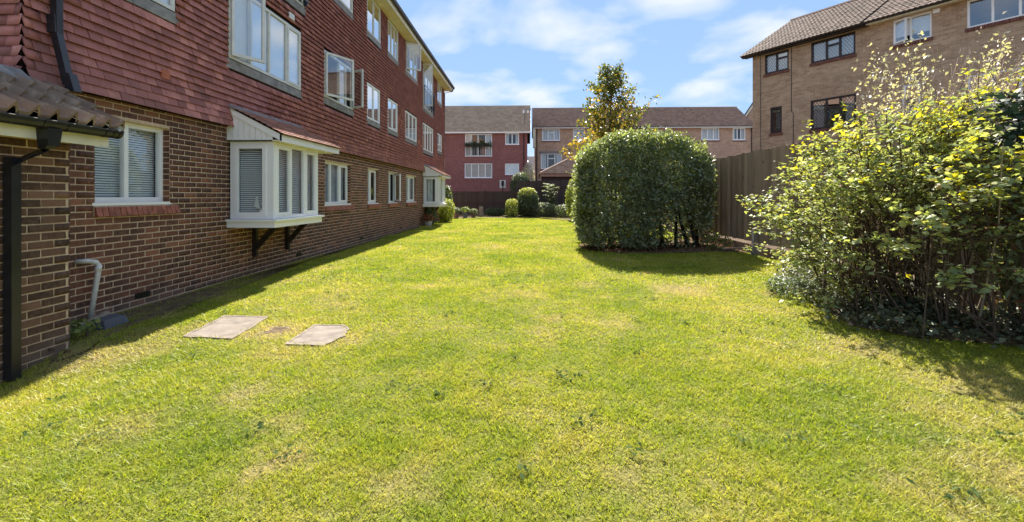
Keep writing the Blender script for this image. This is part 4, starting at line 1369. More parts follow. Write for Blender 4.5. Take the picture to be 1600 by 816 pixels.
WH = dict(mat=M_WHITE, n=-.03, fw=.06, sill=.0, glass=M_GLASS_HI)
window(hB, PH, *hB_holes[0], [0, .47, 1], opened={0: (1, R(22))}, blind="half", **WH)
window(hB, PH, *hB_holes[1], [0, .33, .66, 1], blind=None, **WH)
window(hB, PH, *hB_holes[2], [0, 1], casement=(0,), blind="curtains", **WH)
window(hB, PH, *hB_holes[3], [0, .33, .66, 1], blind="curtains", **WH)
for w, hs, cl in ((wA, hA_holes, 1), (wB, hB_holes, 0)):
    for h in hs:
        nbk = int((h[1] - h[0] + .08) / .075)
        wk = (h[1] - h[0] + .08) / nbk
        me = None
        for q in range(nbk):
            if me is None:
                me = MB().box(-wk / 2 + .005, wk / 2 - .005, -.045, .05, -.055, .055).mesh("sill_brick"); me.materials.append(M_SILLBRICK2)
            o = put("sill_brick", me, w); o.location = (h[0] - .04 + (q + .5) * wk, -.005, h[2] - .058)
obj("thin_cable", MB().tube([(1.74, -.015, 7.75), (1.74, -.015, 5.0), (1.82, -.015, 4.9), (1.82, -.015, 2)], .011, 6), M_DARKPIPE, hA)
obj("thin_cable", MB().tube([(.38, -.012, 7.75), (.38, -.012, 2)], .009, 6), M_DARKPIPE, hA)
obj("wall_vent", MB().box(6.42, 6.60, -.05, -.001, 7.58, 7.72), M_WHITE, hB)
wv = obj("wall_vent", MB().box(5.72, 5.97, -.03, -.001, 5.40, 5.62), M_CREAM, hB)
for k in range(3):
    obj("louvre", MB().box(5.735 + k * .078, 5.80 + k * .078, -.04, -.03, 5.42, 5.60), M_GREYWHITE, wv)

# ------------------------------------------------------------------ red tile hung block across the end
rb = thing("apartment_block", "red tile hung block beyond the back fence with plants along its balcony window", "apartment block", (-4, 43, 0), local=False)
PRd = lambda u, v, n: (u, 43.0 - n, v)
rholes = [(-5.87, -3.32, 5.1, 7.2), (-5.91, -3.31, 3.07, 4.42), (-2.08, -.78, 6.19, 7.26), (-2.10, -.78, 3.36, 4.41)]
mb = MB()
wall_grid(mb, PRd, -14, 0.0, 1.75, 7.35, rholes, reveal=.09)
mb.quad((0, 43, 0), (0, 52, 0), (0, 52, 7.35), (0, 47.5, 10.55), (0, 43, 7.35))
mb.quad((-14, 43, 0), (-14, 52, 0), (-14, 52, 7.35), (-14, 47.5, 10.55), (-14, 43, 7.35))
rw = obj("wall", mb, M_REDHANG, rb)
obj("plinth", MB().box(-14, -.01, 43.02, 43.2, -.2, 1.75), M_PLINTH, rb)
window(rb, PRd, *rholes[1], [0, .25, .5, .75, 1], n=-.02, blind="far", fw=.075)
window(rb, PRd, *rholes[2], [0, .5, 1], n=-.02, blind="curtains", fw=.085)
window(rb, PRd, *rholes[3], [0, .5, 1], n=-.02, blind="roller", fw=.085)
jw = window(rb, PRd, *rholes[0], [0, .22, .48, .76, 1], n=-.02, blind="curtains", fw=.08)
for (a, b) in ((-5.75, -5.4), (-4.35, -3.95)):
    obj("curtain", drape(PRd, a, b, 5.2, 6.2, -.16, 2, .02), M_ORANGE, jw)
rl = MB()
rl.pbox(PRd, -5.85, -3.34, 6.12, 6.16, .06, .10); rl.pbox(PRd, -5.85, -3.34, 5.12, 5.18, .06, .10)
ra = obj("balcony_railing", rl, M_GREYWHITE, rb)
bar = MB().box(-.012, .012, -.012, .012, .0, .98).mesh("baluster"); bar.materials.append(M_GREYWHITE)
for k in range(15):
    o = put("baluster", bar, ra); o.location = (-5.8 + k * .172, 42.92, 5.15)
dkr = MB()
dkr.prism([(0, 42.62, 7.32), (0, 47.5, 10.62), (0, 47.5, 10.65), (0, 42.62, 7.35)], (-14, 0, 0), (.32, 0, 0))
dkr.prism([(0, 47.5, 10.62), (0, 52.4, 7.32), (0, 52.4, 7.35), (0, 47.5, 10.65)], (-14, 0, 0), (.32, 0, 0))
rroof = obj("roof", dkr, M_DECK, rb)
roof_tiles(rroof, (-9.6, 42.60, 7.34), (1, 0, 0), (0, 4.88, 3.3), 33, 19, .30, .305, M_RT_OLIVE_I, M_RT_OLIVE_I, 0, "roman", .10, .05, n=6)
obj("ridge_tile", MB().tube([(-14, 47.5, 10.66), (.32, 47.5, 10.66)], .1, 8), M_RT_OLIVE_I, rroof)
obj("fascia_board", MB().box(-14, .30, 42.60, 42.63, 7.24, 7.38), M_WHITE, rb)
obj("soffit", MB().box(-14, .30, 42.63, 43.0, 7.245, 7.26), M_WHITE, rb)
obj("barge_board", MB().prism([(.30, 42.6, 7.20), (.30, 47.5, 10.48), (.30, 47.5, 10.63), (.30, 42.6, 7.36)], (0, 0, 0), (.03, 0, 0)), M_WHITE, rb)
obj("downpipe", MB().tube([(-.33, 42.93, 7.25), (-.33, 42.93, 1.2)], .045, 8), M_DARKWOOD, rb)
for z0, z1 in ((5.3, 7.2), (2.9, 4.5)):
    obj("white_trim", MB().box(-8.02, -7.78, 42.95, 42.99, z0, z1), M_WHITE, rb)
ae = MB().tube([(-.25, 43.75, 8.1), (-.25, 43.75, 9.55)], .025, 6)
aer = obj("aerial", ae, M_DARKPIPE, rb)
obj("aerial_boom", MB().tube([(-.55, 43.6, 9.35), (.1, 43.9, 9.45)], .02, 6), M_ALU, aer)
obj("aerial_reflector", MB().box(-.42, -.28, 43.6, 43.64, 9.25, 9.55).box(-.02, .12, 43.85, 43.89, 9.3, 9.55), M_WHITE, aer)

# ------------------------------------------------------------------ tan terrace across the end, right part
tb = thing("terraced_house", "wide tan brick house with brown roof seen above the clipped hedge", "house", (12, 48, 0))
PTn = lambda u, v, n: (u, 48.0 - n, v)
tholes = [(1.54, 3.41, 7.14, 8.36), (4.77, 5.99, 7.13, 8.36), (1.41, 3.61, 4.19, 5.80), (18.0, 19.84, 7.14, 8.38), (21.2, 22.5, 7.13, 8.38)]
mb = MB()
wall_grid(mb, PTn, .84, 23.25, -.2, 8.45, tholes, reveal=.09)
mb.quad((.84, 48, 0), (.84, 56, 0), (.84, 56, 8.45), (.84, 52, 11.2), (.84, 48, 8.45))
mb.quad((23.25, 48, 0), (23.25, 56, 0), (23.25, 56, 8.45), (23.25, 52, 11.2), (23.25, 48, 8.45))
tw = obj("wall", mb, M_TAN2, tb)
TK = dict(n=-.03, fw=.10, sill=.02)
window(tb, PTn, *tholes[0], [0, .33, .67, 1], blind="net", hopper=(1,), **TK)
window(tb, PTn, *tholes[1], [0, .5, 1], blind="net", hopper=(0,), **TK)
window(tb, PTn, *tholes[2], [0, .33, .67, 1], blind="curtains", hopper=(1,), **TK)
window(tb, PTn, *tholes[3], [0, .33, .67, 1], blind="net", **TK)
window(tb, PTn, *tholes[4], [0, .36, .64, 1], blind="curtains", **TK)
for h in tholes:
    obj("brick_sill", MB().pbox(PTn, h[0] - .05, h[1] + .05, h[2] - .14, h[2] - .04, -.02, .06), M_SILLBRICK2, tw)
obj("lead_lintel", MB().pbox(PTn, 1.25, 3.75, 5.82, 6.02, .0, .10), M_LEAD, tb)
dkt = MB()
dkt.prism([(.55, 47.6, 8.46), (.55, 52, 11.22), (.55, 52, 11.25), (.55, 47.6, 8.49)], (0, 0, 0), (22.85, 0, 0))
dkt.prism([(.55, 52, 11.22), (.55, 56.4, 8.46), (.55, 56.4, 8.49), (.55, 52, 11.25)], (0, 0, 0), (22.85, 0, 0))
troof = obj("roof", dkt, M_DECK, tb)
roof_tiles(troof, (.53, 47.56, 8.47), (1, 0, 0), (0, 4.4, 2.76), 76, 17, .30, .303, M_RT_BROWN_I, M_RT_BROWN_I, 0, "roman", .10, .05, n=6)
obj("ridge_tile", MB().tube([(.53, 52, 11.26), (23.4, 52, 11.26)], .1, 8), M_RT_BROWN_I, troof)
obj("fascia_board", MB().box(.6, 23.4, 47.58, 47.61, 8.37, 8.50), M_WHITE, tb)
obj("gutter", MB().box(.6, 23.4, 47.48, 47.575, 8.48, 8.55), M_BLACK, tb)
obj("soffit", MB().box(.6, 23.4, 47.61, 48, 8.38, 8.395), M_WHITE, tb)
obj("barge_board", MB().prism([(.55, 47.58, 8.36), (.55, 52, 11.10), (.55, 52, 11.22), (.55, 47.58, 8.50)], (0, 0, 0), (.03, 0, 0)), M_DARKWOOD, tb)
obj("soffit_box", MB().box(.58, .84, 47.62, 48.3, 6.4, 8.37), M_CREAM, tb)
obj("downpipe", MB().tube([(1.0, 47.93, 8.4), (1.0, 47.93, 0)], .045, 8), M_DARKWOOD, tb)
obj("downpipe", MB().tube([(23.1, 47.93, 8.4), (23.1, 47.93, 0)], .045, 8), M_DARKWOOD, tb)

# steep gable glimpsed between the terrace and the right house
gh = thing("gabled_house", "steep tan gable with a white barge board peeping out behind the right hand house", "house", (26.0, 56, 0), HR, local=True)
obj("wall", MB().prism([(0, 0, 0), (7, 0, 0), (7, 0, 10.3), (3.5, 0, 14.6), (0, 0, 10.3)], (0, 0, 0), (0, 8, 0)), M_TAN2, gh)
obj("barge_board", MB().prism([(-.35, -.1, 9.85), (3.5, -.1, 14.6), (3.5, -.1, 15.0), (-.35, -.1, 10.25)], (0, 0, 0), (0, .05, 0)), M_CREAM, gh)
obj("roof", MB().prism([(-.36, -.15, 10.27), (3.5, -.15, 15.02), (7.36, -.15, 10.27), (7.36, -.15, 10.42), (3.5, -.15, 15.2), (-.36, -.15, 10.42)], (0, 0, 0), (0, 8.2, 0)), M_RT_DARK_I, gh)

# distant house in the gap between the two end buildings
dh = thing("distant_house", "dark roofed house far off in the gap between red block and tan house", "house", (0, 72, 0))
obj("wall", MB().box(-3.5, 5, 72, 80, 0, 5.0), M_TAN2, dh)
obj("roof", MB().prism([(-4, 71.6, 4.9), (-4, 76, 7.9), (-4, 80.4, 4.9)], (0, 0, 0), (9.5, 0, 0)), M_RT_DARK_I, dh)
obj("roof_window", MB().hexa([(-.2, 74.2, 6.75), (.15, 74.2, 6.75), (.15, 74.6, 7.02), (-.2, 74.6, 7.02), (-.2, 74.2, 6.85), (.15, 74.2, 6.85), (.15, 74.6, 7.12), (-.2, 74.6, 7.12)]), M_WHITE, dh)

# garage behind the back fence
ga = thing("garage", "low garage with a hipped brown tiled roof behind the back fence", "garage", (4, 35, 0))
obj("wall", MB().box(1.2, 8.0, 33.8, 39, -.1, 2.9), M_DARKRAIL, ga)
gd = MB()
gd.quad((.94, 33.5, 2.97), (8.3, 33.5, 2.97), (8.3, 36.4, 4.45), (3.76, 36.4, 4.45))
gd.quad((.94, 33.5, 2.97), (3.76, 36.4, 4.45), (.94, 39.3, 2.97))
gd.quad((3.76, 36.4, 4.45), (8.3, 36.4, 4.45), (8.3, 39.3, 2.97), (.94, 39.3, 2.97))
groof = obj("roof", gd, M_DECK, ga)
roof_tiles(groof, (.94, 33.46, 2.975), (1, 0, 0), (0, 2.9, 1.48), 24, 10, .30, .325, M_RT_BROWN_I, M_RT_BROWN_I, 0, "roman", .07, .04, start=lambda r: int(round(r / 10 * 2.82 / .3)), n=6)
roof_tiles(groof, (.90, 39.3, 2.975), (0, -1, 0), (2.82, 0, 1.48), 19, 10, .30, .318, M_RT_BROWN_I, M_RT_BROWN_I, 0, "roman", .07, .04, start=lambda r: int(round(r / 10 * 2.9 / .3)), end=lambda r: 19 - int(round(r / 10 * 2.9 / .3)), n=6, joined="hip_tiles")
obj("hip_ridge", MB().tube([(.92, 33.46, 3.02), (3.76, 36.4, 4.52), (8.3, 36.4, 4.52)], .09, 8), M_RT_BROWN_I, groof)
obj("fascia_board", MB().box(.98, 8.3, 33.5, 33.54, 2.78, 2.96).box(.98, 1.02, 33.545, 39.3, 2.78, 2.96), simple("brown_fascia", (.30, .18, .14), .7), ga)

# ------------------------------------------------------------------ fences
sf = thing("side_fence", "tall grey brown feather edge board fence along the right of the lawn", "fence", (5.0, 15, .1))
rr = random.Random(11)
bmesh_ = []
for q in range(4):
    h = 2.0
    wv_ = (.143, .145, .141, .144)[q]
    t_ = MB()
    t_.hexa([(.004, 0, 0), (.001, wv_, 0), (.02, wv_, 0), (.02, 0, 0), (.004, 0, h), (.001, wv_, h), (.02, wv_, h), (.02, 0, h)])
    t_.v = [(x, y + rr.uniform(-.003, .003), z + (rr.uniform(-.012, .012) if z > 1 else 0)) for x, y, z in t_.v]
    me = t_.mesh("board"); me.materials.append(M_BOARD); bmesh_.append(me)
y = 6.05
while y < 31.9:
    o = put("board", bmesh_[rr.randrange(4)], sf)
    o.location = (5.0 + (.007 if int(y / .15) % 2 else -.002) + rr.uniform(-.003, .003), y, .36 + rr.uniform(-.008, .008))
    o.rotation_euler = (rr.uniform(-.004, .004), 0, 0)
    y += .150 if abs((y - 10.05) % 3.0) > .08 else .165
for y0 in np.arange(7.05, 32, 3.0):
    obj("fence_post", MB().box(5.03, 5.13, y0, y0 + .1, -.1, 2.36), M_GRAVELB, sf)
    obj("arris_rail", MB().box(5.03, 5.08, y0 + .1, y0 + 2.9, .62, .70).box(5.03, 5.08, y0 + .1, y0 + 2.9, 1.9, 1.98), M_GRAVELB, sf)
    obj("gravel_board", MB().box(4.985, 5.02, y0 + .09, y0 + 3.0, .04, .30), M_GRAVELB, sf)
obj("gravel_board", MB().box(4.985, 5.02, 6.05, 7.14, .04, .30), M_GRAVELB, sf)
tag(obj("concrete_spur", MB().hexa([(4.86, 10.03, 0), (4.97, 10.03, 0), (4.97, 10.14, 0), (4.86, 10.14, 0), (4.89, 10.035, .66), (4.97, 10.035, .70), (4.97, 10.135, .70), (4.89, 10.135, .66)]), M_POSTCONC), "short grey concrete repair spur bolted against the side fence", "post")

nf = thing("slatted_fence", "brown panel fence topped by three grey horizontal slats, half hidden by ivy", "fence", (5.0, 3, .1))
y = -1.0
k = 0
pm = MB().box(0, .02, 0, .148, .05, 2.02).mesh("board"); pm.materials.append(M_BROWNPANEL)
while y < 6.0:
    o = put("board", pm, nf); o.location = (5.0 + (.006 if k % 2 else 0), y, .02); y += .15; k += 1
sm_ = MB().box(0, .022, -1.0, 6.03, 0, .088).mesh("slat"); sm_.materials.append(M_GREYSLAT)
for q in range(3):
    o = put("slat", sm_, nf); o.location = (4.985, 0, 2.06 + q * .096)
for y0 in (-.2, 1.8, 3.8, 5.85):
    obj("fence_post", MB().box(5.035, 5.13, y0, y0 + .1, -.1, 2.38), M_GREYSLAT, nf)

bf = thing("back_fence", "dark brown close board fence across the far end of the lawn", "fence", (-4, 32, 0))
bmd = MB().hexa([(0, -.012, 0), (.13, 0, 0), (.13, .018, 0), (0, .018, 0), (0, -.012, 1), (.13, 0, 1), (.13, .018, 1), (0, .018, 1)]).mesh("board"); bmd.materials.append(M_DARKBOARD)
x = -9.0
while x < -.80:
    o = put("board", bmd, bf); o.location = (x, 32.0, .02); o.scale = (1, 1, 1.60 + rr.uniform(-.012, .012)); x += .125
obj("capping_rail", MB().box(-9, -.78, 31.965, 32.045, 1.625, 1.685), M_DARKRAIL, bf)
obj("arris_rail", MB().box(-9, -.78, 31.955, 31.985, .86, .93), M_DARKRAIL, bf)
for x0 in (-8.2, -5.4, -3.0, -.82):
    obj("fence_post", MB().box(x0, x0 + .1, 31.95, 32.06, -.05, 1.78), M_DARKRAIL, bf)
bg_ = thing("back_fence", "taller dark brown board fence in front of the garage", "fence", (2, 32.1, 0))
x = -.70
while x < 5.0:
    o = put("board", bmd, bg_); o.location = (x, 32.1, .02); o.scale = (1, 1, 2.38 + .05 * (x + .7) / 3 + rr.uniform(-.012, .012)); x += .125
obj("arris_rail", MB().box(-.7, 5.0, 32.055, 32.085, 1.9, 1.97).box(-.7, 5, 32.055, 32.085, .6, .67), M_DARKRAIL, bg_)
obj("fence_post", MB().box(.55, .65, 32.03, 32.085, -.05, 2.48), M_DARKRAIL, bg_)

sg = thing("notice_board", "small pale notice board on a dark post in front of the red block", "sign", (-2.05, 38, 0))
obj("post", MB().box(-2.09, -2.01, 37.94, 38.0, 0, 2.6), M_DARKWOOD, sg)
obj("board", MB().box(-2.30, -1.80, 38.005, 38.04, 2.02, 2.68), M_GREYWHITE, sg)
obj("board_frame", MB().box(-2.16, -1.94, 37.985, 38.003, 2.2, 2.62), M_DARKWOOD, sg)

# ------------------------------------------------------------------ plants
def unit(v):
    return v / np.maximum(np.linalg.norm(v, axis=1, keepdims=True), 1e-9)


def leaf_mesh(name, P, N, size, mat, ratio=0.6, fold=0.12, T=None):
    """one small folded leaf per point"""
    n = len(P)
    N = unit(N)
    T = rng.normal(size=(n, 3)) if T is None else T + rng.normal(size=(n, 3)) * .25
    T = unit(T - N * (T * N).sum(1, keepdims=True))
    B = np.cross(N, T)
    L = (size * rng.uniform(.55, 1.4, n))[:, None]
    W = L * ratio * .5
    tip = P + T * L - N * L * .10
    l = P + T * L * .42 + B * W + N * L * fold
    r = P + T * L * .42 - B * W + N * L * fold
    V = np.stack([P, l, tip, r], 1).reshape(-1, 3)
    F = np.arange(4 * n).reshape(n, 4)
    return np_mesh(name, V, F, mat)


def lumps(d, seed, k=7, amp=.16):
    """smooth bumps over a sphere of directions"""
    r = np.random.default_rng(seed)
    out = np.zeros(len(d))
    for _ in range(k):
        c = r.normal(size=3); c /= np.linalg.norm(c)
        out += np.exp(-((1 - d @ c) / r.uniform(.05, .25))) * r.uniform(-1, 1)
    return 1 + amp * out


def blob_points(n, c, rad, seed, inner=.55, power=2.6, amp=.15, zmin=None):
    d = unit(rng.normal(size=(n, 3)))
    q = (np.abs(d) ** power).sum(1) ** (-1 / power)      # superellipsoid
    s = q * lumps(d, seed, 9, amp)
    k = inner + (1 - inner) * rng.random(n) ** .45
    P = np.array(c) + d * (s * k)[:, None] * np.array(rad)
    Nn = unit(d / np.array(rad))
    if zmin is not None:
        m = P[:, 2] > zmin
        P, Nn = P[m], Nn[m]
    return P, Nn


def shrub(name, label, cat, c, rad, n, size, mat, seed, mat2=None, share2=.0, top2=False, stems=5, ratio=.6, power=2.4, group=None, inner=.5, amp=.18, up=.5, stem_mat=None):
    t = thing(name, label, cat, (c[0], c[1], max(0, c[2] - rad[2])), group=group)
    P, Nn = blob_points(n, c, rad, seed, inner, power, amp, .03)
    Nn = unit(Nn * .7 + np.array([0, 0, up]) + rng.normal(size=P.shape) * .55)
    sel = np.zeros(len(P), bool)
    if mat2 is not None:
        pr = np.full(len(P), share2)
        if top2:
            pr = np.clip((P[:, 2] - (c[2] + rad[2] * (1 - 2 * share2))) / (rad[2] * .5), 0, 1)  # second leaf colour gathers at the top, painting in a sunlit crown
        sel = rng.random(len(P)) < pr
        put("lit_or_mixed_leaves", leaf_mesh("lit_or_mixed_leaves", P[sel], Nn[sel], size, mat2, ratio), t, kind="stuff")
    put("foliage", leaf_mesh("foliage", P[~sel], Nn[~sel], size, mat, ratio), t, kind="stuff")
    r = random.Random(seed)
    for k in range(stems):
        a = 2 * math.pi * k / stems + r.uniform(-.3, .3)
        mb = MB()
        b = Vector((c[0] + .12 * math.cos(a), c[1] + .12 * math.sin(a), max(-.02, c[2] - rad[2] - .05)))
        e = Vector((c[0] + rad[0] * .6 * math.cos(a), c[1] + rad[1] * .6 * math.sin(a), c[2] + rad[2] * r.uniform(.2, .7)))
        m = (b + e) / 2 + Vector((r.uniform(-.1, .1), r.uniform(-.1, .1), .1)) * rad[0]
        mb.tube([b, m, e], [.018, .012, .005], 5)
        obj("stem", mb, stem_mat or M_STEM, t)
    return t


# --- the clipped hedge
hd = thing("hedge", "large clipped evergreen hedge with flat top and bare stems at its right foot", "hedge", (3.05, 12.3, .08))
hc, hr = np.array([3.04, 12.35, 1.38]), np.array([1.80, 1.2, 1.74])
P, Nn = blob_points(66000, hc, hr, 21, .76, 3.9, .13)
P2, N2 = blob_points(14000, hc, hr * .9, 21, .3, 4.4, .06)
P = np.concatenate([P, P2]); Nn = np.concatenate([Nn, N2])
ptb = .075 * np.sin(P[:, 0] * 13 + 2 * np.sin(P[:, 2] * 7)) * np.sin(P[:, 2] * 12 + 2 * np.sin(P[:, 0] * 6) + P[:, 1] * 5)
P = P - Nn * (ptb + .075)[:, None] * 1.15 + rng.normal(size=P.shape) * .035
x, yv, z = P.T
wob = .18 * np.sin(x * 5.1 + 1) + .14 * np.sin(x * 9.3 + yv * 4)
keep = z > .07 + .08 * np.abs(np.sin(x * 3.3))
keep &= ~((x > 3.30 + wob * .5) & (z < .72 + wob * 1.5 + .25 * (x - 3.9)) & (rng.random(len(x)) > .14 + .22 * (np.sin(x * 7) * np.sin(z * 6) > .2)))
keep &= ~((z > 2.55) & (x < 2.2) & (z > 2.52 + (x - 1.3) * .55))        # the left shoulder droops
hol = np.sin(x * 4.3 + 2) * np.sin(z * 4.9 + .7) * np.sin(yv * 3 + x * 1.2)
keep &= ~((hol > .46) & (rng.random(len(x)) > .22))
P, Nn = P[keep], Nn[keep]
sh_i = rng.choice(np.nonzero((P[:, 2] > 1.0))[0], 150)          # stray shoots left by the last clipping
sh_p = []; sh_n = []
for i_ in sh_i:
    dv_ = Nn[i_] * .6 + np.array([0, 0, .8]) + rng.normal(size=3) * .35
    for t_ in np.linspace(.02, rng.uniform(.10, .26), 9):
        sh_p.append(P[i_] + dv_ * t_ + rng.normal(size=3) * .018); sh_n.append(rng.normal(size=3))
P = np.concatenate([P, np.array(sh_p)]); Nn = np.concatenate([Nn, np.array(sh_n)])
Nn = unit(Nn * .3 + rng.normal(size=P.shape) * .8 + np.array([0, 0, .3]))
lit_top = (P[:, 2] > 2.45 + rng.normal(size=len(P)) * .28) & (rng.random(len(P)) < .5)  # lighter leaves on the hedge top, its sunlit look put into the colour
put("foliage", leaf_mesh("foliage", P[~lit_top], Nn[~lit_top], .088, M_HEDGE, .46), hd, kind="stuff")
put("lit_or_mixed_leaves", leaf_mesh("lit_or_mixed_leaves", P[lit_top], Nn[lit_top], .075, M_SHRUB, .46), hd, kind="stuff")
r = random.Random(4)
for k, (bx_, by_) in enumerate(((4.28, 11.75), (4.38, 11.95), (4.12, 11.85), (3.85, 12.0), (3.6, 12.3), (4.5, 12.3), (2.2, 12.3), (2.9, 12.5), (1.9, 12.6))):
    e = Vector((bx_ + r.uniform(-.7, .4), by_ + r.uniform(-.4, .4), 1.9 + r.uniform(-.2, .4)))
    b = Vector((bx_, by_, .04))
    m1 = b.lerp(e, .35) + Vector((r.uniform(-.1, .1), r.uniform(-.1, .1), 0))
    mb = MB().tube([b, m1, b.lerp(e, .7), e], [.055, .042, .03, .012], 7)
    for q in range(5):
        p = b.lerp(e, r.uniform(.25, .9))
        mb.tube([p, p + Vector((r.uniform(-.4, .4), r.uniform(-.5, .2), r.uniform(.15, .6)))], [.014, .004], 5)
    obj("stem", mb, M_DARKSTEM, hd)
tag(obj("fallen_branch", MB().tube([(4.55, 10.9, .14), (4.75, 10.72, .17), (4.93, 10.4, .22)], [.016, .02, .014], 6), M_PALESTEM), "thin pale cut branch lying at the foot of the side fence", "branch")

# --- young tree behind the hedge
tr = thing("young_tree", "slender young tree with green top and yellowing lower leaves rising behind the hedge", "tree", (2.95, 17, 0))
r = random.Random(12)
tk = MB().tube([(2.92, 17, 0), (2.95, 17.02, 1.8), (3.0, 17, 3.4), (3.1, 17, 5.0), (3.12, 17, 6.0)], [.085, .07, .05, .025, .008], 8)
obj("trunk", tk, M_STEM, tr)
LP = []; LY = []
brn = MB()
for k in range(78):
    z0 = 1.9 + 4.1 * (k / 77) ** 0.95
    a = k * 2.4 + r.uniform(-.4, .4)
    ln = max(.22, (1.50 - .26 * (z0 - 2.4)) * r.uniform(.55, 1.15))
    if z0 > 5.2:
        ln *= .8
    b = Vector((2.95 + .17 * (z0 / 6), 17, z0))
    e = b + Vector((math.cos(a) * ln, math.sin(a) * ln, ln * r.uniform(.25, .75)))
    m = b.lerp(e, .5) + Vector((0, 0, .06))
    brn.tube([b, m, e], [.016, .009, .003], 4)
    nl = int(78 * ln) + 24
    for q in range(nl):
        t = r.uniform(.25, 1.05)
        p = b.lerp(e, t) + Vector((r.gauss(0, .09), r.gauss(0, .09), r.gauss(0, .09)))
        yellow = r.random() < (.72 if z0 < 3.3 and e.x < 2.95 else .42 if z0 < 4.9 else .10)
        (LY if yellow else LP).append(p)
for (ex, ez) in ((4.75, 5.05), (4.35, 4.65), (1.95, 3.7), (2.2, 4.9), (4.6, 3.8), (4.3, 3.5), (1.75, 2.9)):   # long wayward shoots
    b = Vector((3.0, 17, ez - 1.2)); e = Vector((ex, 16.9, ez))
    m = b.lerp(e, .5) + Vector((0, 0, -.15))
    brn.tube([b, m, e], [.018, .011, .003], 4)
    for q in range(46):
        t = r.uniform(.45, 1.03)
        p = (b.lerp(m, t * 2) if t < .5 else m.lerp(e, t * 2 - 1)) + Vector((r.gauss(0, .07), r.gauss(0, .07), r.gauss(0, .07)))
        (LY if r.random() < (.75 if ez < 4.2 else .25) else LP).append(p)
obj("branches", brn, M_STEM, tr, kind="stuff")
for nm, L_, mt in (("foliage", LP, M_TREE), ("yellow_leaves", LY, M_TREEY)):
    A = np.array([tuple(p) for p in L_])
    put(nm, leaf_mesh(nm, A, rng.normal(size=A.shape) + np.array([0, 0, .3]), .105, mt, .7), tr, kind="stuff")

# --- the big bush at the right
bu = thing("bush", "big loose bush with young leaves painted yellow as if backlit and long arching stems beside the lawn", "bush", (4.15, 5.7, .06))
r = random.Random(31)
tw = MB()
leaves = []           # (point, normal bias, yellow)
nst = 0
def tip_target():
    while True:
        u = r.uniform(0, 2 * math.pi); w = r.random() ** .8
        el = w * math.pi / 2 * 1.08 - .26
        p = Vector((4.18 + 1.12 * math.cos(u) * math.cos(el), 5.45 + 1.85 * math.sin(u) * math.cos(el), .80 + 1.42 * math.sin(el)))
        if p.x > 4.95 and p.z < 2.4:
            continue
        p += Vector((r.gauss(0, .10), r.gauss(0, .12), r.gauss(0, .10)))
        if p.z < .2 or (p.z < .62 and p.y < 5.3 and p.x > 3.45):
            continue
        return p
for k in range(166):
    b = Vector((4.25 + r.gauss(0, .28), 5.55 + r.gauss(0, .55), .05))
    e = tip_target()
    if k >= 128 and k < 156:
        e = Vector((3.12 + abs(r.gauss(0, .35)), r.uniform(4.9, 6.7), r.uniform(.25, 1.75)))
    if k >= 156:          # tall shoots towards the near end
        e = Vector((r.uniform(4.35, 5.1), r.uniform(4.5, 5.3), r.uniform(2.25, 2.66)))
    hgt_ = e.z
    m1 = b.lerp(e, .35) + Vector((0, 0, .30 + .12 * r.random())) * min(1.0, hgt_ / 1.2)
    m2 = b.lerp(e, .72) + Vector((0, 0, .22)) * min(1.0, hgt_ / 1.2)
    pts = [b, m1, m2, e]
    def at(t):
        t = max(0, min(.999, t)) * 3; i = int(t)
        return pts[i].lerp(pts[i + 1], t - i)
    if k < 26:
        obj("stem", MB().tube([at(q / 7) for q in range(8)], [.016 - .0018 * q for q in range(8)], 6), M_STEM, bu)
    else:
        tw.tube([at(q / 6) for q in range(7)], [.008 - .0009 * q for q in range(7)], 4)
    for j in range(9):
        t = r.uniform(.40, 1.0)
        p0 = at(t)
        out = Vector((p0.x - 4.2, p0.y - 5.6, (p0.z - 1.0) * .6))
        out = out.normalized() * .8 + Vector((r.gauss(0, .6), r.gauss(0, .6), r.gauss(.1, .35)))
        p1 = p0 + out.normalized() * r.uniform(.12, .34)
        if p1.x > 4.96 and p1.z < 2.4:
            p1.x = 4.94
        tw.tube([p0, p0.lerp(p1, .5) + Vector((0, 0, .015)), p1], [.0045, .0035, .002], 4)
        for q in range(10):
            tt = r.uniform(.25, 1.05)
            p = p0.lerp(p1, tt) + Vector((r.gauss(0, .03), r.gauss(0, .03), r.gauss(0, .018)))
            leaves.append((p, p.z))
A = np.array([tuple(p) for p, _ in leaves])
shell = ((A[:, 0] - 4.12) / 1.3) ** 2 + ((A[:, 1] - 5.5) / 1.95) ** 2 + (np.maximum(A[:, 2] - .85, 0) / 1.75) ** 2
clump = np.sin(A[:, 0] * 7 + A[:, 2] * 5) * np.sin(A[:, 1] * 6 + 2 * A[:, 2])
pye = np.clip((A[:, 2] - .85) / 1.3, 0.03, 1) * np.clip((shell - .40) * 2.4, .08, 1) * (.50 + .42 * clump)  # yellow rises with height and outward: backlit glow put into the leaf colour
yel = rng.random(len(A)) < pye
NB = np.array([0, 0, 1.0]) + rng.normal(size=A.shape) * .42
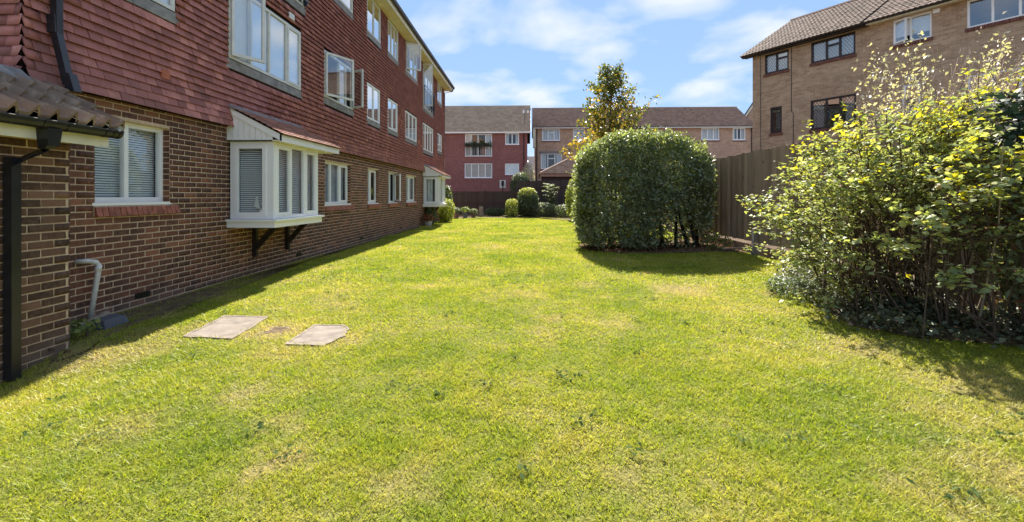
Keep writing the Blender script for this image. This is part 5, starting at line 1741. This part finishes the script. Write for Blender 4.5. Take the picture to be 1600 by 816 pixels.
# the largest leaves in view as single objects
d2 = np.array([1e9 if not in_frame(p, -15) else (p[0] ** 2 + p[1] ** 2) - .6 * s_ for p, s_ in zip(A, shell)])
order = np.argsort(d2)[:300]
isobj = np.zeros(len(A), bool); isobj[order] = True
def lobed_leaf(nm, mat, s):
    prof = [(0, 0), (.28, .10), (.50, .34), (.36, .50), (.42, .74), (.18, .78), (0, 1.0), (-.18, .78), (-.42, .74), (-.36, .50), (-.50, .34), (-.28, .10)]
    mb = MB()
    mb.v = [(x * s, y * s, -abs(x) * s * .28 - y * y * s * .14) for x, y in prof] + [(0, .45 * s, .02 * s)]
    mb.f = [(k, (k + 1) % 12, 12) for k in range(12)]
    me = mb.mesh(nm); me.materials.append(mat)
    return me
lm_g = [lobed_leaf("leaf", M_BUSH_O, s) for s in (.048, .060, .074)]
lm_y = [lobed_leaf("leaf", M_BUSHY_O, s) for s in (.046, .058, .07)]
for i in order:
    nrm = Vector(NB[i]).normalized()
    q = Vector((0, 0, 1)).rotation_difference(nrm) @ Quaternion((0, 0, 1), r.uniform(0, 6.28))
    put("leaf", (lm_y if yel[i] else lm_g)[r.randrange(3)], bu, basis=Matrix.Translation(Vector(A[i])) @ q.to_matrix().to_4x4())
g = ~yel & ~isobj
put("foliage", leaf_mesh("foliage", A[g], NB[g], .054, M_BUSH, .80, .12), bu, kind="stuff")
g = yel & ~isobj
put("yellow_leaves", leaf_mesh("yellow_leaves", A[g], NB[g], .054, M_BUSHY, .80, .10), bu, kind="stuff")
obj("twigs", tw, M_STEM, bu, kind="stuff")
dl = np.array([[4.75 + r.gauss(0, .14), 4.75 + r.gauss(0, .3), 1.3 + r.gauss(0, .22)] for _ in range(120)])
put("dry_leaves", leaf_mesh("dry_leaves", dl, rng.normal(size=dl.shape), .07, M_DRYLEAF, .7, .3), bu, kind="stuff")
for k in range(9):    # bare pale canes among the leaves
    b = Vector((4.5 + r.uniform(-.4, .4), 4.9 + r.uniform(-.8, .8), .1)); e = b + Vector((r.uniform(-.6, .3), r.uniform(-.7, .1), r.uniform(.9, 1.9)))
    obj("bare_cane", MB().tube([b, b.lerp(e, .5) + Vector((.08, 0, .15)), e], [.008, .006, .003], 5), M_PALESTEM if k % 2 else M_STEM, bu)

# --- ground cover under the bush, dry leaf litter round the hedge
def scatter_in(poly, n, seed):
    r_ = np.random.default_rng(seed)
    xs = [p[0] for p in poly]; ys = [p[1] for p in poly]
    X = r_.uniform(min(xs), max(xs), n); Y = r_.uniform(min(ys), max(ys), n)
    m = inside(poly, X, Y)
    return X[m], Y[m]
X, Y = scatter_in([(4.0, 7.2), (3.72, 6.4), (3.55, 5.8), (3.36, 5.2), (3.30, 4.8), (3.55, 4.42), (3.9, 4.2), (4.4, 4.0), (4.99, 3.85), (4.99, 8.2), (4.4, 8.0)], 24000, 3)
X = X + rng.normal(size=len(X)) * .09; Y = Y + rng.normal(size=len(Y)) * .11
_k = (X < 4.97) & (rng.random(len(X)) < .55 + .45 * np.sin(X * 4 + 1) * np.sin(Y * 3.3)); X, Y = X[_k], Y[_k]
P = np.stack([X, Y, gz(X, Y) + rng.uniform(.02, .15, len(X)) * (1 + .5 * np.sin(X * 5) * np.sin(Y * 4))], 1)
o = put("ground_ivy", leaf_mesh("ground_ivy", P, np.array([0, 0, 1.0]) + rng.normal(size=P.shape) * .45, .048, M_GC, .85), kind="stuff")
tag(o, "low glossy ivy carpeting the soil under the big bush", "ground cover")
X, Y = scatter_in(HEDGE_BED, 2600, 5)
P = np.stack([X, Y, gz(X, Y) + .02 + rng.random(len(X)) * .02], 1)
o = put("leaf_litter", leaf_mesh("leaf_litter", P, np.array([0, 0, 1.0]) + rng.normal(size=P.shape) * .4, .055, M_DRYLEAF, .5), kind="stuff")
tag(o, "dry brown leaf litter on the soil round the hedge foot", "leaf litter")
shrub("weed_clump", "small leafy green plant between the hedge stems and the side fence", "plant", (4.55, 11.1, .25), (.28, .22, .22), 420, .06, M_SHRUB, 61, stems=3)
shrub("weed_clump", "feathery dark green weeds at the lawn edge in front of the big bush", "plant", (3.62, 6.35, .12), (.30, .42, .14), 1700, .05, M_DARKSH, 62, stems=3, ratio=.28)
shrub("weed_clump", "small ivy tuft at the corner between the porch pier and the dark pipe", "plant", (-4.50, 4.42, .03), (.15, .14, .11), 260, .05, M_SHRUB, 63, stems=2, ratio=.85)
shrub("weed_clump", "low weeds along the foot of the porch pier", "plant", (-4.24, 3.98, -.09), (.10, .22, .09), 320, .05, M_DARKSH, 64, stems=2, ratio=.8)

# --- ivy on the near fence and behind
iv = thing("ivy", "dark glossy ivy hanging over the near end of the slatted fence", "ivy", (4.95, 4.2, .1))
n = 3600
Y = rng.uniform(2.4, 4.95, n); Z = rng.uniform(.9, 2.42, n)
m = Z > 1.25 + .7 * np.clip((Y - 4.2), 0, 1) + .25 * np.sin(Y * 5)
P = np.stack([4.98 - rng.random(n) ** 1.5 * .22 * (1 + .6 * np.sin(Y * 6) * np.sin(Z * 5)), Y, Z], 1)[m]
put("foliage", leaf_mesh("foliage", P, np.array([-.8, -.2, .5]) + rng.normal(size=P.shape) * .35, .075, M_IVY, .9), iv, kind="stuff")
for k in range(5):
    obj("stem", MB().tube([(4.96, 4.7 - k * .4, .1), (4.95, 4.6 - k * .4, 1.0), (4.94, 4.5 - k * .35, 2.0)], [.014, .01, .005], 5), M_STEM, iv)
shrub("fern", "feathery green fern and dead stalks against the near fence under the ivy", "fern", (4.72, 4.45, .85), (.26, .42, .72), 1500, .11, M_SHRUBG, 67, M_DRYLEAF, .22, stems=7, ratio=.26, inner=.2)
shrub("ivy", "dark ivy clump spilling over the fence top behind the bush", "ivy", (5.12, 5.75, 2.05), (.28, .42, .34), 1500, .075, M_IVY, 66, stems=3, ratio=.9)

ps = thing("pale_shrub", "tall wispy shrub with silvery leaves and bare twigs behind the right fence", "shrub", (7.4, 8.6, 0))
r = random.Random(8)
stm = MB(); LP = []
for k in range(96):
    cl = r.choice(((6.55, 8.6, 3.65, .42), (6.95, 8.5, 3.8, .45), (7.2, 8.7, 3.3, .5), (8.35, 8.3, 3.75, .5), (8.8, 8.4, 3.9, .35), (7.7, 8.6, 3.0, .6), (6.6, 8.5, 3.0, .45), (8.4, 8.5, 3.1, .5)))
    b = Vector((7.4 + r.uniform(-.5, .6), 8.7 + r.uniform(-.3, .3), .2))
    e = Vector((cl[0] + r.gauss(0, cl[3] * .6), cl[1] + r.gauss(0, .25), cl[2] + r.gauss(0, cl[3] * .6)))
    m = b.lerp(e, .55) + Vector((r.gauss(0, .1), 0, .1))
    stm.tube([b, m, e], [.016, .010, .003], 4)
    for q in range(34):
        t = r.uniform(.45, 1.04)
        LP.append(tuple((b.lerp(m, t * 2) if t < .5 else m.lerp(e, t * 2 - 1)) + Vector((r.gauss(0, .09), r.gauss(0, .09), r.gauss(0, .09)))))
for k in range(26):   # bare twigs
    b = Vector((7.55 + r.uniform(-.2, .3), 8.6, 2.2)); e = b + Vector((r.uniform(-.25, .75), r.uniform(-.2, .2), r.uniform(1.2, 1.95)))
    stm.tube([b, b.lerp(e, .5) + Vector((r.uniform(-.08, .08), 0, 0)), e], [.009, .006, .0025], 4)
    for q in range(4):
        p = b.lerp(e, r.uniform(.4, .95)); stm.tube([p, p + Vector((r.uniform(-.22, .22), r.uniform(-.1, .1), r.uniform(.1, .32)))], [.004, .0018], 4)
obj("branches", stm, M_PALESTEM, ps, kind="stuff")
A = np.array(LP)
put("foliage", leaf_mesh("foliage", A, rng.normal(size=A.shape), .068, M_PALE, .55), ps, kind="stuff")

# --- shrubs along the far end
shrub("round_bush", "small rounded lime green bush, lowest and leftmost of the clipped pair by the back fence", "bush", (-1.0, 30.0, .60), (.47, .42, .60), 3000, .075, M_SHRUB, 71, M_SHRUBY, .45, True, power=3.0)
shrub("round_bush", "taller rounded bush right of the small lime bush by the back fence", "bush", (.03, 30.3, .94), (.72, .6, 1.0), 7500, .085, M_DARKSH, 72, M_SHRUBY, .30, True, power=2.8)
cf = thing("layered_shrub", "upright shrub with flat tiers of pale foliage against the dark back fence", "shrub", (1.55, 31, 0))
r = random.Random(6)
obj("stem", MB().tube([(1.75, 31, 0), (1.65, 31, 1.0), (1.5, 31, 2.1)], [.045, .03, .01], 6), M_STEM, cf)
LP = []
for k in range(26):
    z0 = .62 + 1.5 * k / 25; a = k * 2.4; ln = r.uniform(.3, .62) * (1.0 if z0 > 1.0 else .8)
    cx = 1.75 - .2 * z0 / 2
    for q in range(95):
        t = r.uniform(.1, 1); aa = a + r.gauss(0, .25)
        LP.append((cx + math.cos(aa) * ln * t, 31 + math.sin(aa) * ln * t, z0 + .08 * t + r.gauss(0, .02)))
A = np.array(LP)
put("foliage", leaf_mesh("foliage", A, np.array([0, 0, 1.]) + rng.normal(size=A.shape) * .35, .09, M_SHRUBG, .4), cf, kind="stuff")
shrub("low_bush", "low grey green bush at the foot of the tiered shrub", "bush", (1.08, 30.0, .44), (.78, .5, .46), 3000, .075, M_SHRUBG, 74)
shrub("low_bush", "low dark bush between the tiered shrub and the hedge", "bush", (2.65, 29.0, .42), (.86, .55, .48), 3200, .075, M_DARKSH, 75, M_SHRUBG, .3)
shrub("upright_shrub", "upright yellow green shrub just left of the hedge", "shrub", (2.68, 26, 1.2), (.52, .48, 1.08), 4800, .085, M_SHRUB, 76, M_SHRUBY, .35)
shrub("low_bush", "low dark plants against the back fence left of the lime bush", "bush", (-2.2, 30.9, .28), (.75, .35, .28), 1700, .08, M_DARKSH, 77)
shrub("dark_shrub", "dark rounded shrub beyond the back fence in front of the red block", "shrub", (-.62, 37, 1.75), (.82, .7, 1.45), 5200, .11, M_DARKSH, 78, power=2.2)
shrub("pale_tree", "pale cream leaved tree in the gap beyond the back fence", "tree", (.05, 41, 2.3), (.62, .6, 1.75), 3000, .12, M_PALE, 79, power=2.2)

# --- plants and pots by the far bay window
shrub("climber", "dark leafy climber on the corner of the dark brick block beyond the far bay", "climber", (-4.55, 26.0, 1.05), (.26, .6, .95), 2200, .09, M_DARKSH, 81, M_SHRUB, .25)
shrub("flowering_shrub", "light yellow green shrub growing in front of the far bay window", "shrub", (-4.28, 24.0, .62), (.42, .62, .62), 2600, .085, M_SHRUBY, 82, M_SHRUB, .4)
shrub("tall_plant", "green plant standing under the near corner of the far bay window", "plant", (-4.58, 21.6, .66), (.22, .3, .58), 1100, .08, M_DARKSH, 83, M_SHRUB, .35)


def pot(name, label, c, r0, h, mat, seed, leafm, lsize, lab2, flower=None):
    t = thing(name, label, "plant pot", c, group="pots at the far end of the lawn")
    obj("pot", MB().lathe(c, [(r0 * .72, 0), (r0 * .95, h * .9), (r0 * 1.06, h * .9), (r0 * 1.06, h), (r0 * .9, h), (r0 * .88, h * .86)], 16), mat, t)
    obj("soil", MB().lathe((c[0], c[1], c[2] + h * .8), [(r0 * .85, 0), (r0 * .85, h * .06)], 12), M_SOIL, t)
    shrub("potted_plant", lab2, "plant", (c[0], c[1], c[2] + h + r0 * .7), (r0 * 1.4, r0 * 1.4, r0 * .95), 420, lsize, leafm, seed, flower, .5 if flower else 0, stems=3)


M_POTBLUE = simple("blue_grey_glaze", (.10, .12, .16), .35, .5)
M_POTBROWN = simple("brown_stoneware", (.16, .11, .085), .6, .3)
M_POTWHITE = simple("pale_stone_pot", (.45, .43, .39), .8, .2)
pot("plant_pot", "pale stone pot of red flowers against the wall before the far bay", (-4.55, 20.9, -.01), .19, .24, M_POTWHITE, 91, M_SHRUB, .07, "red flowering plant in the pale pot against the dark brick wall", M_REDFL)
pot("plant_pot", "blue grey glazed pot by the back fence", (-3.9, 28.6, 0), .19, .36, M_POTBLUE, 92, M_SHRUB, .08, "leafy plant in the blue grey glazed pot")
pot("plant_pot", "brown stoneware pot left of the blue grey pot", (-4.42, 28.3, 0), .20, .33, M_POTBROWN, 93, M_DARKSH, .08, "dark leafy plant in the brown stoneware pot left of the blue grey one")
pot("plant_pot", "brown stoneware pot right of the blue grey pot", (-3.42, 28.9, 0), .17, .28, M_POTBROWN, 94, M_SHRUBG, .08, "grey green plant in the brown stoneware pot right of the blue grey one")
tag(obj("stone_slab", MB().hexa([(-3.2, 30.0, -.02), (-2.9, 30.0, -.02), (-2.88, 30.12, -.02), (-3.2, 30.12, -.02), (-3.18, 30.03, .66), (-2.92, 30.03, .64), (-2.92, 30.12, .64), (-3.18, 30.12, .66)]), M_POSTCONC), "upright grey stone slab leaning near the back fence pots", "slab")
fb = thing("flower_box", "row of dark plants hung along the balcony rail of the red block", "flower box", (-4.6, 42.85, 6.1))
obj("trough", MB().box(-5.83, -3.36, 42.70, 42.86, 5.98, 6.14), M_DARKWOOD, fb)
X = rng.uniform(-5.85, -3.35, 1500)
P = np.stack([X, 42.78 + rng.normal(size=1500) * .09, 6.22 + rng.normal(size=1500) * .11 * (1 + .7 * np.sin(X * 7))], 1)
put("foliage", leaf_mesh("foliage", P, rng.normal(size=P.shape), .09, M_DARKSH, .6), fb, kind="stuff")

# ------------------------------------------------------------------ grass
def grass():
    Ps = []; Hs = []; Ws = []
    r_ = np.random.default_rng(99)
    for d0, d1, dens, w in ((1.4, 2.6, 14500, .0062), (2.6, 4.2, 9500, .0076), (4.2, 7, 5200, .0105), (7, 11, 2700, .016), (11, 18, 1500, .024), (18, 31.5, 750, .042)):
        xa = min(4.95, 1.22 * d1 + .3)
        xl = max(-4.87, -1.22 * d1 - .3)
        n = int((xa - xl) * (d1 - d0) * dens)
        X = r_.uniform(xl, xa, n); Y = r_.uniform(d0, d1, n)
        k = .5 + .5 * np.sin(X * 2.1 + 1.7 * np.sin(Y * 1.3)) * np.sin(Y * 1.9 + 1.3 * np.sin(X * 1.1))
        k2 = .5 + .5 * np.sin(X * 17 + 3 * np.sin(Y * 9)) * np.sin(Y * 15 + 2 * np.sin(X * 11))
        m = r_.random(n) < .30 + .30 * k + .50 * k2
        for b_ in (BUSH_BED, HEDGE_BED, BACK_BED):
            m &= ~inside(b_, X, Y) | (r_.random(n) < .04)
        m &= ~inside(WALL_BED, X, Y) | (r_.random(n) < .3)
        for s_ in SLABS[:2]:
            cx = sum(p[0] for p in s_) / len(s_); cy = sum(p[1] for p in s_) / len(s_)
            m &= ~inside([(cx + (p[0] - cx) * .95, cy + (p[1] - cy) * .95) for p in s_], X + r_.normal(size=n) * .022, Y + r_.normal(size=n) * .022)
        m &= ~inside(SLABS[2], X, Y) | (r_.random(n) < .12)
        m &= ~((X < -4.34) & (Y < 4.22))
        m &= np.abs(X + .034 * Y) < 1.24 * Y + .3
        m &= r_.random(n) > .6 * dryness(X, Y)
        X, Y, k, k2 = X[m], Y[m], k[m], k2[m]
        Ps.append(np.stack([X, Y, gz(X, Y) - .003], 1))
        Hs.append((.012 + .012 * r_.random(len(X)) + .010 * k2 + .004 * k) * (1 if d0 < 7 else 1.1))
        Ws.append(np.full(len(X), w) * r_.uniform(.7, 1.3, len(X)))
    P = np.concatenate(Ps); Hh = np.concatenate(Hs); W = np.concatenate(Ws)
    n = len(P)
    a = r_.uniform(0, 2 * np.pi, n)
    side = np.stack([np.cos(a), np.sin(a), np.zeros(n)], 1) * W[:, None] * .5
    la = r_.uniform(0, 2 * np.pi, n)
    lean = np.stack([np.cos(la), np.sin(la), np.zeros(n)], 1) * (Hh * r_.uniform(.4, 1.7, n))[:, None]
    tip = P + lean + np.array([0, 0, 1.0]) * Hh[:, None]
    V = np.stack([P - side, P + side, tip], 1).reshape(-1, 3)
    me = np_mesh("grass", V, np.arange(3 * n).reshape(n, 3), M_GRASS)
    dv = np.clip(dryness(P[:, 0], P[:, 1]) * r_.uniform(.5, 1.4, n), 0, 1)
    me.attributes.new("dry", "FLOAT", "POINT").data.foreach_set("value", np.repeat(dv, 3).astype(np.float32))
    return put("grass", me, kind="stuff"), n


go, NG = grass()
tag(go, "short mown lawn grass, lime green with straw coloured patches", "grass")
# broad leaved weeds flat in the turf
wx = []; wn_ = []
r = random.Random(77)
spots = [(r.uniform(-4, 4), r.uniform(2.0, 9.0)) for _ in range(70)]
spots += [(-.75, 3.25), (-.45, 3.35), (-.62, 3.15), (-.3, 3.3), (.35, 3.5), (1.2, 2.6), (1.9, 2.15), (-1.3, 2.4), (1.7, 5.0), (.4, 5.3), (1.2, 5.2), (3.2, 2.95), (-2.9, 3.9), (-1.0, 3.3), (3.05, 4.9)]
for (x0, y0) in spots:
    if abs(x0) > 1.2 * y0 or x0 > 3.4 and y0 > 3.8 or (-3.6 < x0 < -1.7 and 4.0 < y0 < 5.3):
        continue
    for q in range(r.randrange(7, 17)):
        a = r.uniform(0, 6.28); d = abs(r.gauss(0, .06))
        px_, py_ = x0 + d * math.cos(a), y0 + d * math.sin(a)
        wx.append((px_, py_, float(gz(px_, py_)) + r.uniform(.018, .036)))
A = np.array(wx)
o = put("lawn_weeds", leaf_mesh("lawn_weeds", A, np.array([0, 0, 1.0]) + rng.normal(size=A.shape) * .3, .034, M_STRAW, .5), kind="stuff")
tag(o, "scattered broad leaved weeds flat in the lawn", "weeds")
